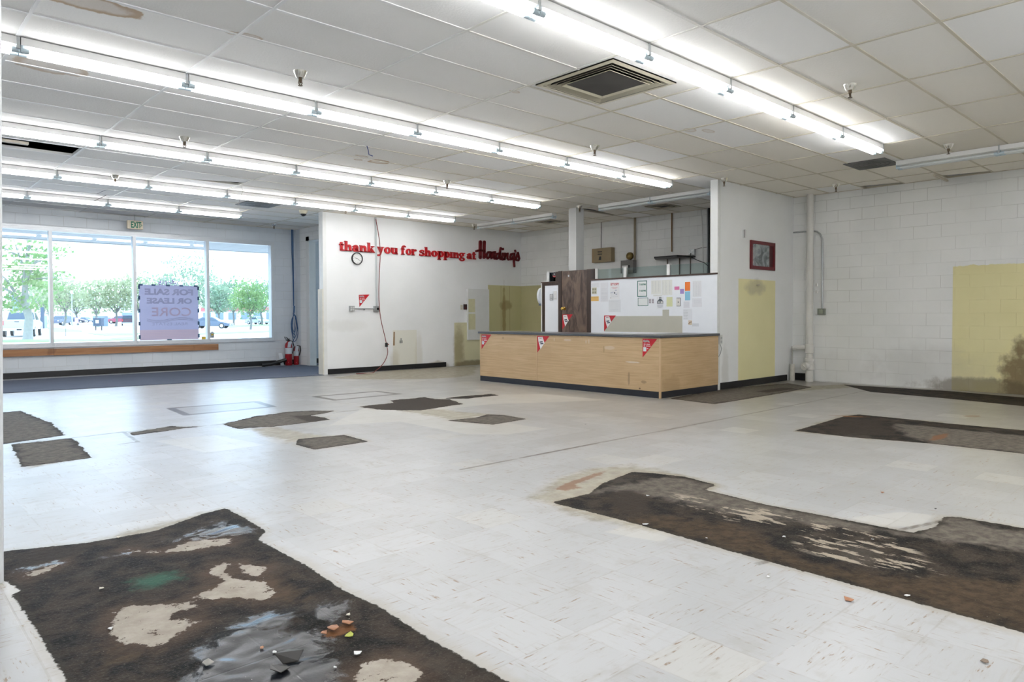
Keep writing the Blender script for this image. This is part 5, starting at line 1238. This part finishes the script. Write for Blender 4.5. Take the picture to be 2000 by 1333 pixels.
tag(b.build('pipe_clamp', M_PIPE), 'small painted clamps behind the white drain pipe', 'clamp')

# ---------------------------------------------------------------- scraps on the dirty floor
rnd = random.Random(5)
def scrap(u, v, s, m, label, cat='scrap', grp='scraps on the torn out floor'):
    p = onZ(u, v, 0); b = MB(); n = rnd.randint(5, 7); ph = rnd.uniform(0, 6)
    q = [(p.x+s*(.6+.5*rnd.random())*math.cos(ph+i*2*PI/n), p.y+s*(.6+.5*rnd.random())*math.sin(ph+i*2*PI/n)) for i in range(n)]
    zz = [rnd.uniform(0, s*.5) for _ in range(n)]
    vs = [(a, c, .003+z_) for (a, c), z_ in zip(q, zz)]+[(a, c, .0055+z_) for (a, c), z_ in zip(q, zz)]
    b.add(vs, [list(range(n)), list(range(2*n-1, n-1, -1))]+[[i, (i+1) % n, n+(i+1) % n, n+i] for i in range(n)])
    return tag(b.build('floor_scrap', m), label, cat, grp)
ms = mat('scrap_cream', (.66, .62, .52), .6); mw = mat('scrap_white', (.75, .76, .76), .5); mo = mat('scrap_orange', (.40, .19, .10), .6, var=.3, scale=30); mgreen = mat('scrap_green', (.42, .46, .08), .6); mbl = mat('scrap_black', (.02, .018, .016), .35)
scrap(233, 1052, .014, ms, 'cream chip at the back of the near left patch'); scrap(198, 1153, .014, ms, 'cream curl beside the green stain'); scrap(215, 1231, .012, mw, 'white chip left of the beige island')
scrap(698, 1280, .016, mw, 'white torn scrap right of the wet area'); scrap(680, 1205, .012, ms, 'beige flake at the right rim of the wet area'); scrap(536, 1277, .008, mw, 'tiny white crumb on the wet tar'); scrap(655, 1307, .006, mw, 'tiny white crumb near the bottom edge')
scrap(680, 1222, .030, mo, 'reddish brown peeled flake, largest of the near left patch'); scrap(650, 1233, .026, mo, 'reddish brown peeled flake beside the yellow sprig'); scrap(632, 1240, .015, mo, 'small reddish brown flake left of the larger ones'); scrap(512, 1268, .010, mo, 'small rusty crumb on the wet tar')
scrap(683, 1245, .018, mgreen, 'yellow-green sprig on the torn floor', 'sprig'); scrap(565, 1290, .05, mbl, 'thick black tar lump in the wet area', 'lump'); scrap(545, 1312, .04, mbl, 'second black tar lump nearer the bottom edge', 'lump'); scrap(405, 1300, .022, mat('scrap_grey', (.3, .29, .27), .6), 'grey torn scrap at the front of the wet area')
scrap(1265, 970, .012, mw, 'white chip on the dark corner of the right patch'); scrap(1531, 1051, .010, mw, 'white chip in the middle of the right patch'); scrap(1704, 1056, .008, mw, 'white chip near the beige flakes of the right patch')
scrap(1658, 1174, .022, mo, 'brown flake on clean tiles just below the right patch'); scrap(1925, 1296, .016, mat('scrap_brown', (.20, .15, .11), .6), 'brown flake on clean tiles at the bottom right'); scrap(1723, 964, .012, mo, 'small brown flake on tiles behind the right patch'); scrap(1827, 996, .008, mbl, 'tiny dark chip on tiles behind the right patch')
scrap(1772, 1166, .014, mw, 'pale curled chip at the front rim of the right patch'); scrap(1500, 1129, .008, mw, 'tiny pale chip in the brown band'); scrap(1260, 1027, .02, mw, 'white sliver at the left front rim of the right patch'); scrap(1380, 1053, .006, mw, 'tiny chip at the left of the brown band')
# ---------------------------------------------------------------- outside
GZ = -.25
panel('ground', [(-260, 420, YW+.2, 620, GZ-.3, GZ)], mat('pale_concrete', (.50, .50, .49), .8, var=.06, scale=.3), 'pale concrete parking area outside')
def soffit_mat():
    g = G('soffit_boards'); x, y, z = g.xyz(); k = (x*(1/.42)).frac(); n = g.noise(g.vec(x*1.0, y*.4, 0.0), 3, 3)
    c = g.mix(g.ss(k, .08, .02)+g.ss(k, .92, .98), (.12, .13, .15), (.06, .065, .08))
    return g.set(g.mix(n*.6, c, (.18, .20, .22)), .4)
panel('canopy_roof', [(-40, 60, YW+.2, 19.55, 3.0, 3.25)], soffit_mat(), 'slatted canopy over the windows outside')
panel('canopy_trim', [(-40, 60, 19.55, 19.7, 2.99, 3.9), (XL-.2, XW+.2, YW+.2, 19.55, 3.25, 3.4)], M_TRIM)
M_GRASS = mat('grass', (.17, .29, .10), .9, var=.35, scale=.8)
def grass(pts, z, label):
    b = MB(); b.prism([tuple(onZ(u, v, GZ)[:2]) for u, v in pts], lambda u, v, d: Vector((u, v, GZ+d)), 0, z)
    return tag(b.build('grass_strip', M_GRASS), label, 'grass', None, 'stuff')
grass([(-60, 670), (200, 666.5), (263, 664), (330, 656), (540, 649), (540, 646), (330, 653), (200, 663), (-60, 665.5)], .03, 'nearest strip of grass outside the windows')
grass([(90, 639), (160, 646), (160, 649), (100, 648)], .03, 'strip of grass behind the white pickup')
grass([(165, 652), (205, 656), (263, 655), (280, 651.5), (263, 651)], .03, 'strip of grass in the middle of the parking area')
grass([(446, 636.5), (540, 633.5), (540, 636.5), (446, 640.5)], .03, 'strip of grass under the round green tree')
grass([(90, 632.5), (200, 634), (200, 635), (90, 634)], .03, 'thin far strip of grass before the parked cars')

def tree(name, base, h, crown, label, leafm, barkm, n=1500, leaf=.2, seed=1, trunk_r=.16, fork=.3, group='trees outside the windows', branches=9, dens=None):
    """crown = (radius, bottom height, top height)"""
    rn = random.Random(seed); x, y, z = base
    t = thing(name, (x, y, z), label, 'tree', group)
    b = MB(); R_, cb, ct = crown; top = Vector((x, y, z+h*.62)); f = Vector((x+.06*rn.uniform(-1, 1)*h, y, z+h*fork))
    b.tube([(x, y, z-.1), ((x+f.x)/2+.03*h*rn.uniform(-1, 1), y, z+h*fork*.5), f], [trunk_r*1.15, trunk_r*.95, trunk_r*.85], 8)
    tips = []
    for k in range(branches):
        a = 2*PI*k/branches+rn.uniform(-.4, .4); rr = R_*rn.uniform(.45, .95); zz = z+cb+(ct-cb)*rn.uniform(.25, .95)
        tip = Vector((x+rr*math.cos(a), y+rr*math.sin(a), zz)); m = f.lerp(tip, .45)+Vector((rn.uniform(-.2, .2)*R_*.4, 0, rn.uniform(0, .1)*h))
        b.tube([f, m, tip], [trunk_r*.5, trunk_r*.3, trunk_r*.06], 5); tips += [m, tip, f.lerp(tip, .8)]
        for q in range(2):
            tp = m+Vector((rn.uniform(-1, 1), rn.uniform(-1, 1), rn.uniform(.1, .9)))*R_*.4; b.tube([m, tp], [trunk_r*.2, trunk_r*.04], 4); tips.append(tp)
    b.build('trunk', barkm, t, smooth=True)
    b = MB(); cz = z+(cb+ct)/2; hz = (ct-cb)/2
    for i in range(n):
        if dens == 'tips': c = rn.choice(tips)+Vector((rn.gauss(0, 1), rn.gauss(0, 1), rn.gauss(0, .6)))*R_*.16
        else:
            while True:
                p = Vector((rn.uniform(-1, 1), rn.uniform(-1, 1), rn.uniform(-1, 1)))
                if .25 < p.length < 1: break
            p *= (1+.18*math.sin(5*math.atan2(p.y, p.x)+seed)+.12*math.sin(7*p.z+seed)); c = Vector((x+p.x*R_, y+p.y*R_, cz+p.z*hz))
        s = leaf*rn.uniform(.6, 1.4); u = Vector((rn.gauss(0, 1), rn.gauss(0, 1), rn.gauss(0, .6))).normalized(); w = u.orthogonal().normalized()
        w = Matrix.Rotation(rn.uniform(0, 6.28), 3, u) @ w; v_ = u.cross(w)
        b.add([c-w*s, c-v_*s*.5, c+w*s, c+v_*s*.5], [[0, 1, 2, 3]])
    o = b.build('foliage', leafm, t)
    return t
def leaf_mat(name, c0, c1):
    g = G(name); n = g.noise(g.obj(), .9, 3)
    c = g.mix(g.ss(n, .3, .7), c0, c1); di = g.node('ShaderNodeBsdfDiffuse'); tr = g.node('ShaderNodeBsdfTranslucent'); g.put(di.inputs[0], c); g.put(tr.inputs[0], c)
    mx = g.node('ShaderNodeMixShader'); mx.inputs[0].default_value = .5; g.nt.links.new(di.outputs[0], mx.inputs[1]); g.nt.links.new(tr.outputs[0], mx.inputs[2]); g.nt.links.new(mx.outputs[0], g.out.inputs['Surface']); return g.m
LG = leaf_mat('leaf_green', (.15, .27, .11), (.28, .38, .17)); LY = leaf_mat('leaf_spring', (.28, .33, .20), (.40, .44, .28)); LB = leaf_mat('leaf_bluegreen', (.21, .31, .22), (.31, .39, .27)); LP = leaf_mat('leaf_purple', (.18, .13, .21), (.26, .20, .28))
BK = mat('bark', (.17, .17, .16), .9, var=.3, scale=6)
# large near tree with a thick forked trunk
base = far(53, 46); x, y, z = base
t = thing('street_tree', base, 'large forked street tree in front of the white pickup truck', 'tree', 'trees outside the windows')
m_ = 46/CF                                                         # metres per photo pixel at that distance
S = Vector((math.sin(CA), -math.cos(CA), 0)); rn = random.Random(3)
def tp(u, v, d=0): return base+S*((u-53)*m_)+Vector((0, 0, (663-v)*m_))+Vector((math.cos(CA), math.sin(CA), 0))*d
b = MB(); b.tube([tp(53, 668), tp(55, 640), tp(57, 620), tp(52, 603), tp(50, 585), tp(50, 560)], [.34, .26, .25, .24, .2, .17], 10)
limbs = [[(53, 603), (45, 588), (30, 570), (8, 555), (-25, 545)], [(50, 560), (46, 545), (50, 528), (38, 500), (25, 462)], [(50, 560), (58, 540), (70, 520), (90, 497), (112, 480)], [(50, 545), (54, 515), (56, 490), (60, 455)],
         [(52, 560), (62, 545), (85, 543), (110, 540)], [(38, 500), (30, 490), (18, 480)], [(70, 520), (80, 515), (110, 508), (130, 500)], [(54, 515), (45, 500), (36, 470)], [(55, 500), (66, 480), (64, 460)], [(30, 570), (20, 545), (5, 525)]]
tips = []
for l in limbs:
    d0 = rn.uniform(-1, 1); pp = [tp(u, v, d0*i/len(l)*2) for i, (u, v) in enumerate(l)]; r0 = .14 if len(l) > 4 else .09
    b.tube(pp, [r0*(1-.85*i/(len(pp)-1)) for i in range(len(pp))], 6); tips += pp[1:]+[pp[i].lerp(pp[i+1], .5) for i in range(1, len(pp)-1)]
b.build('trunk', mat('bark_pale', (.27, .27, .25), .9, var=.25, scale=8), t, smooth=True)
b = MB()
for i in range(1500):
    if i < 750: c = rn.choice(tips)+Vector((rn.gauss(0, .5), rn.gauss(0, .5), rn.gauss(0, .3)))
    else:
        u, v = rn.choice([(20, 600), (15, 590), (35, 597), (75, 600), (25, 553), (55, 549), (80, 555), (95, 565), (10, 520), (30, 520), (68, 530), (45, 580), (100, 590), (90, 500), (112, 490)]); c = tp(u+rn.gauss(0, 9), v+rn.gauss(0, 5), rn.gauss(0, .8))
    s = .13*rn.uniform(.6, 1.5); u_ = Vector((rn.gauss(0, 1), rn.gauss(0, 1), rn.gauss(0, 1))).normalized(); w = u_.orthogonal().normalized(); v_ = u_.cross(w)
    b.add([c-w*s, c-v_*s*.6, c+w*s, c+v_*s*.6], [[0, 1, 2, 3]])
b.build('foliage', LG, t)
bases = [(122, 118, 8.6, 'LY'), (152, 125, 7.5, 'LY'), (192, 105, 7.0, 'LY'), (226, 108, 7.6, 'LY'), (262, 112, 8.4, 'LY'), (292, 130, 9.0, 'LB'), (325, 130, 9.0, 'LY'), (372, 118, 12.0, 'LB'), (404, 125, 9.0, 'LB'), (428, 110, 6.5, 'LB'), (456, 118, 8.0, 'LB'), (512, 120, 7.8, 'LB'), (100, 130, 9.0, 'LY'), (80, 140, 9.5, 'LB')]
nm = ['first', 'second', 'third', 'fourth', 'fifth', 'sixth', 'seventh', 'eighth', 'ninth', 'tenth', 'eleventh', 'twelfth', 'thirteenth', 'fourteenth']
order = sorted(range(len(bases)), key=lambda i: bases[i][0])
for i, (u, d, h, lm) in enumerate(bases):
    k = order.index(i)
    tree('parking_tree', far(u, d), h, (h*.36, h*.28, h), 'spring-leaved tree beyond the parking area, %s from the left' % nm[k], LY if lm == 'LY' else LB, BK, 900, .26, i+2, .17, .25)
tree('round_tree', far(489, 78), 5.2, (2.15, 1.5, 5.3), 'small round bright green tree in the rightmost window', LG, BK, 2600, .14, 40, .12, .3)
tree('purple_tree', far(330, 122), 8.0, (1.6, 5.8, 8.3), 'purple-leaved tree top above the lavender sign', LP, BK, 350, .2, 41, .1, .3)
tree('sapling', far(128, 53), 2.1, (.25, .9, 2.1), 'thin bare sapling on the near grass', LG, BK, 14, .05, 44, .02, .5, branches=3)

def vehicle(kind, base, ang, col, label, cat='car'):
    """length along local x, front at +x"""
    t = thing(kind, base, label, cat, 'vehicles outside'); t.rotation_euler = (0, 0, ang)
    R = Matrix.Rotation(-ang, 3, 'Z'); bx, by, bz = base
    P = lambda u, v, d: Vector((bx+u, by+d, bz+v))
    prof = {'pickup_truck': ([(-2.85, .55), (2.75, .5), (2.8, 1.05), (1.6, 1.18), (.95, 1.22), (-.75, 1.25), (-2.85, 1.25)], [(1.0, 1.2), (.35, 1.85), (-.55, 1.88), (-.8, 1.2)], 1.98, .39, (1.75, -1.7)),
            'sedan': ([(-2.3, .3), (2.3, .28), (2.38, .62), (1.3, .88), (-1.75, .95), (-2.35, .85)], [(1.15, .86), (.35, 1.36), (-.85, 1.38), (-1.75, .93)], 1.78, .33, (1.42, -1.38)),
            'suv': ([(-2.3, .4), (2.3, .38), (2.35, .95), (1.3, 1.08), (-2.3, 1.1)], [(1.2, 1.06), (.6, 1.66), (-2.0, 1.68), (-2.25, 1.08)], 1.88, .37, (1.4, -1.4))}[kind]
    body, cab, w, wr, ax = prof; m = mat('paint_%s' % '_'.join('%02d' % int(c*99) for c in col), col, .2, var=.02, spec=.6)
    b = MB(); b.prism(body, P, -w/2, w/2); b.build('body', m, t, bevel=.06)
    b = MB(); n = len(cab); cx = sum(p[0] for p in cab)/n
    vs = [P(u, v, s*(w/2-(.06 if v < 1.3 and v < cab[1][1]-.2 else .2))) for s in (-1, 1) for u, v in cab]
    b.add(vs, [list(range(n)), list(range(2*n-1, n-1, -1))]+[[i, (i+1) % n, n+(i+1) % n, n+i] for i in range(n)]); b.build('cabin', m, t, bevel=.04)
    b = MB(); gz = cab[0][1]+.06; gt = cab[1][1]-.09
    for s in (-1, 1): b.add([P(cab[0][0]-.22, gz, s*(w/2-.045)), P(cab[1][0]-.02, gt, s*(w/2-.165)), P(cab[2][0]+.08, gt, s*(w/2-.165)), P(cab[3][0]+.25, gz, s*(w/2-.045))], [[0, 1, 2, 3]])
    for (a, q) in ((0, 1), (3, 2)):
        e = .012 if a == 0 else -.012
        p0, p1 = cab[a], cab[q]; l = lambda f: (p0[0]+(p1[0]-p0[0])*f+e, p0[1]+(p1[1]-p0[1])*f+.006)
        b.add([P(*l(.12), -(w/2-.14)), P(*l(.12), w/2-.14), P(*l(.88), w/2-.24), P(*l(.88), -(w/2-.24))], [[0, 1, 2, 3]])
    b.build('windows', mat('car_glass', (.06, .09, .13), .08), t)
    for a in ax:
        for s in (-1, 1):
            b = MB(); c = P(a, wr, s*(w/2-.10)); b.lathe(c, (0, s, 0), [(wr*.5, -.08), (wr, -.08), (wr, .09), (wr*.85, .11), (wr*.3, .10)], 20); wh_ = b.build('wheel', M_BLACK, t, smooth=True)
            b = MB(); b.lathe(c+Vector((0, s*.095, 0)), (0, s, 0), [(wr*.62, 0), (wr*.6, .02), (wr*.1, .03)], 14); b.build('hub_cap', mat('alloy', (.55, .57, .6), .3, .5), wh_)
    zr = body[-1][1]-.38 if kind != 'sedan' else .62
    for s in (-1, 1):
        b = MB(); b.box(bx+body[0][0]-.03, bx+body[0][0]+.03, by+s*(w/2-.12)-.08, by+s*(w/2-.12)+.08, bz+zr, bz+zr+.32); b.build('tail_light', mat('tail_red', (.60, .03, .04), .3), t)
        b = MB(); b.box(bx+body[1][0]-.0, bx+body[1][0]+.06, by+s*(w/2-.25)-.14, by+s*(w/2-.25)+.14, bz+body[2][1]-.25, bz+body[2][1]-.1); b.build('head_light', mat('lamp_clear', (.7, .72, .75), .1), t)
    b = MB(); b.box(bx+body[0][0]-.08, bx+body[0][0]+.04, by-w/2+.05, by+w/2-.05, bz+body[0][1]-.08, bz+body[0][1]+.12); b.build('bumper', mat('bumper', (.5, .52, .55) if kind == 'pickup_truck' else (.08, .08, .09), .3), t)
    if kind == 'pickup_truck':
        b = MB(); b.box(bx+body[0][0]-.012, bx+body[0][0], by-w/2+.25, by+w/2-.25, bz+.72, bz+1.2); b.build('tailgate', m, t)
        b = MB(); b.box(bx+body[0][0]-.03, bx+body[0][0]-.01, by-.14, by+.14, bz+1.1, bz+1.14); b.box(bx+body[0][0]-.1, bx+body[0][0]-.07, by-.3, by-.0, bz+.5, bz+.6); b.build('handle', M_BLACK, t)
    return t
V = CA   # heading straight away from the shop
vehicle('pickup_truck', far(44, 54), V+.48, (.40, .42, .44), 'white pickup truck seen from behind at the left', 'pickup truck')
vehicle('sedan', far(413, 86), V-PI/2+.1, (.10, .13, .18), 'dark blue-grey sedan in profile beside the lavender sign')
vehicle('sedan', far(503, 128), V-PI/2-.5, (.42, .44, .46), 'white sedan behind the round green tree')
vehicle('suv', far(119, 128), V+PI+.1, (.12, .15, .22), 'dark sport utility car facing the shop behind the sapling', 'car')
vehicle('sedan', far(147, 175), V-PI/2+.25, (.05, .06, .09), 'dark sedan left of the two parked behind the small sign')
vehicle('sedan', far(168, 185), V-PI/2-.3, (.10, .12, .17), 'dark sedan right of the two parked behind the small sign')
vehicle('suv', far(250, 118), V+.5, (.09, .05, .07), 'dark maroon car with red tail lights left of the lavender sign', 'car')
vehicle('suv', far(234, 150), V+PI/2+.2, (.35, .06, .10), 'red car behind the dark maroon car')
vehicle('sedan', far(214, 165), V+PI, (.42, .44, .46), 'white sedan right of the utility box')
vehicle('suv', far(97, 165), V+.2, (.08, .10, .16), 'dark car half hidden by the window bar next to the pickup')
# street furniture
def rbox(name, u, d, sx, sy, sz, m, label, cat, z=GZ):
    p = far(u, d, z); b = MB(); b.obox((p.x, p.y, p.z+sz/2), sx, sy, sz, V); return tag(b.build(name, m), label, cat)
rbox('utility_cabinet', 196, 110, 1.0, 1.8, 1.6, mat('cabinet_blue', (.22, .30, .40), .5), 'blue-grey utility cabinet behind the newspaper stand', 'cabinet')
p = far(192.5, 76, GZ); t = thing('newspaper_stand', p, 'dark newspaper stand with pale label on legs', 'newspaper box')
b = MB(); b.obox((p.x, p.y, p.z+.85), .5, .85, .75, V); b.obox((p.x, p.y, p.z+1.28), .55, .95, .1, V); b.build('box_body', mat('stand_blue', (.04, .06, .10), .5), t)
b = MB()
for s in (-1, 1): b.obox((p.x-s*.32*math.sin(V), p.y+s*.32*math.cos(V), p.z+.25), .08, .08, .5, V)
b.build('legs', M_BLACK, t)
b = MB(); b.obox((p.x-.27*math.cos(V), p.y-.27*math.sin(V), p.z+.95), .01, .35, .35, V); b.build('label_sheet', M_LT, t)
p = far(149.5, 92, GZ); t = thing('yard_sign', p, 'small white yard sign with purple-pink border on a post', 'sign')
b = MB(); b.tube([p, p+Vector((0, 0, 1.1))], .03, 6); b.build('post', M_STEEL, t)
b = MB(); b.obox((p.x, p.y, p.z+1.0), .03, .5, .75, V); b.build('panel', mat('yard_purple', (.40, .22, .50), .5), t)
b = MB(); b.obox((p.x-.02*math.cos(V), p.y-.02*math.sin(V), p.z+1.0), .02, .36, .6, V); b.build('face', M_LT, t)
rbox('meter_post', 83, 90, .22, .3, 2.7, mat('post_dark', (.05, .08, .13), .5), 'dark square post right of the pickup', 'post')
rbox('meter_cabinet', 86.5, 92, .3, .5, 1.6, mat('cabinet_grey', (.3, .33, .37), .5), 'grey cabinet beside the dark square post', 'cabinet')
for (u, d, h, l) in ((300, 150, 12.5, 'left tall thin light pole above the lavender sign'), (329, 150, 12.8, 'tall light pole with cross arm above the lavender sign'), (141, 116, 5.2, 'street lamp post among the spring trees'), (224, 160, 10.5, 'thin pole above the spring trees')):
    p = far(u, d, GZ); t = thing('light_pole', p, l, 'light pole'); b = MB(); b.tube([p, p+Vector((0, 0, h))], [.11, .07], 8); b.build('pole', mat('pole_grey', (.40, .44, .50), .5), t)
    if u == 329:
        b = MB()
        for s in (-3, -2, -1, 0, 1, 2, 3): b.obox((p.x-s*.42*math.sin(V), p.y+s*.42*math.cos(V), p.z+h+(.25 if s % 2 else 0)), .25, .25, .3, V)
        b.obox((p.x, p.y, p.z+h-.1), .08, 2.8, .08, V); b.build('lamp_heads', mat('lamp_grey', (.25, .3, .38), .5), t)
    elif u == 141:
        b = MB(); b.lathe(p+Vector((0, 0, h)), (0, 0, 1), [(.1, 0), (.25, .2), (.2, .5), (.05, .6)], 10); b.build('lamp_head', M_LT, t)
def building(u0, u1, d, h, m, mr_, label, band=None):
    p0, p1 = far(u0, d, GZ), far(u1, d, GZ); c = (p0+p1)/2; w = (p1-p0).length
    t = thing('store_building', c, label, 'building', 'buildings in the distance')
    b = MB(); b.obox((c.x+6*math.cos(V), c.y+6*math.sin(V), GZ+h/2), 12, w, h, V); b.build('wall', m, t)
    b = MB(); b.obox((c.x+6*math.cos(V), c.y+6*math.sin(V), GZ+h+.2), 13, w+1.5, .45, V); b.build('roof', mr_, t)
    if band:
        b = MB(); b.obox((c.x-.1*math.cos(V), c.y-.1*math.sin(V), GZ+h*.72), .5, w*.98, h*.24, V); b.build('awning', band, t)
    b = MB(); n = max(2, int(w/4))
    for i in range(n):
        q = p0.lerp(p1, (i+.5)/n); b.obox((q.x-.05*math.cos(V), q.y-.05*math.sin(V), GZ+h*.3), .2, w/n*.6, h*.42, V)
    b.build('shop_windows', mat('far_glass', (.18, .24, .32), .2), t)
building(392, 540, 230, 5.2, mat('store_wall', (.62, .60, .58), .8), M_TRIM, 'long low store with red awning behind the round tree', mat('awning_red', (.50, .12, .13), .6))
building(20, 62, 150, 12.0, mat('pink_brick', (.52, .36, .34), .8), mat('roof_grey', (.45, .46, .5), .7), 'tall pinkish brick building behind the large street tree')
building(92, 122, 190, 6.0, mat('store_wall_b', (.58, .60, .62), .8), M_TRIM, 'low white-roofed building behind the dark car')
building(232, 300, 240, 5.5, mat('store_wall_c', (.55, .57, .60), .8), M_TRIM, 'low building beyond the trees left of the lavender sign')
for k, (v0, v1) in enumerate(((503, 505), (519, 521), (533, 536), (540, 541))):
    a, c = far(-80, 70, 0), far(150, 95, 0); a.z = CH+(619-v0)/CF*70; c.z = CH+(619-v1-6)/CF*95
    b = MB(); b.tube([a, a.lerp(c, .5)-Vector((0, 0, .25)), c], .03, 5)
    tag(b.build('power_line', mat('line_grey', (.5, .53, .56), .5)), 'overhead wire crossing the large street tree, %s from the top' % (['first']+ordn[1:])[k], 'wire', 'overhead wires')

PART_LABELS = {'core_plate': 'dusty dark centre plate', 'door_knob': 'brass knob', 'yellow_patch': 'bare yellow patch', 'peeling_label': 'white peeling label', 'tail_light': 'red tail light', 'awning': 'red awning',
               'escutcheon': 'chrome cone', 'tube': 'fluorescent tube', 'beige_backing': 'beige strip where a shelf was', 'hose': 'black hose', 'inspection_tag': 'white inspection tag', 'kick_strip': 'black kick strip',
               'counter_top': 'dark grey top', 'glass_post': 'short white post', 'frame': None, 'sign_lettering': 'green letters', 'tape': 'blue tape pieces', 'cap_rail': 'dark wooden cap rail'}
for o in SC.objects:
    if o.parent is not None:
        l = PART_LABELS.get(o.name.split('.')[0])
        if l: o['label'] = l
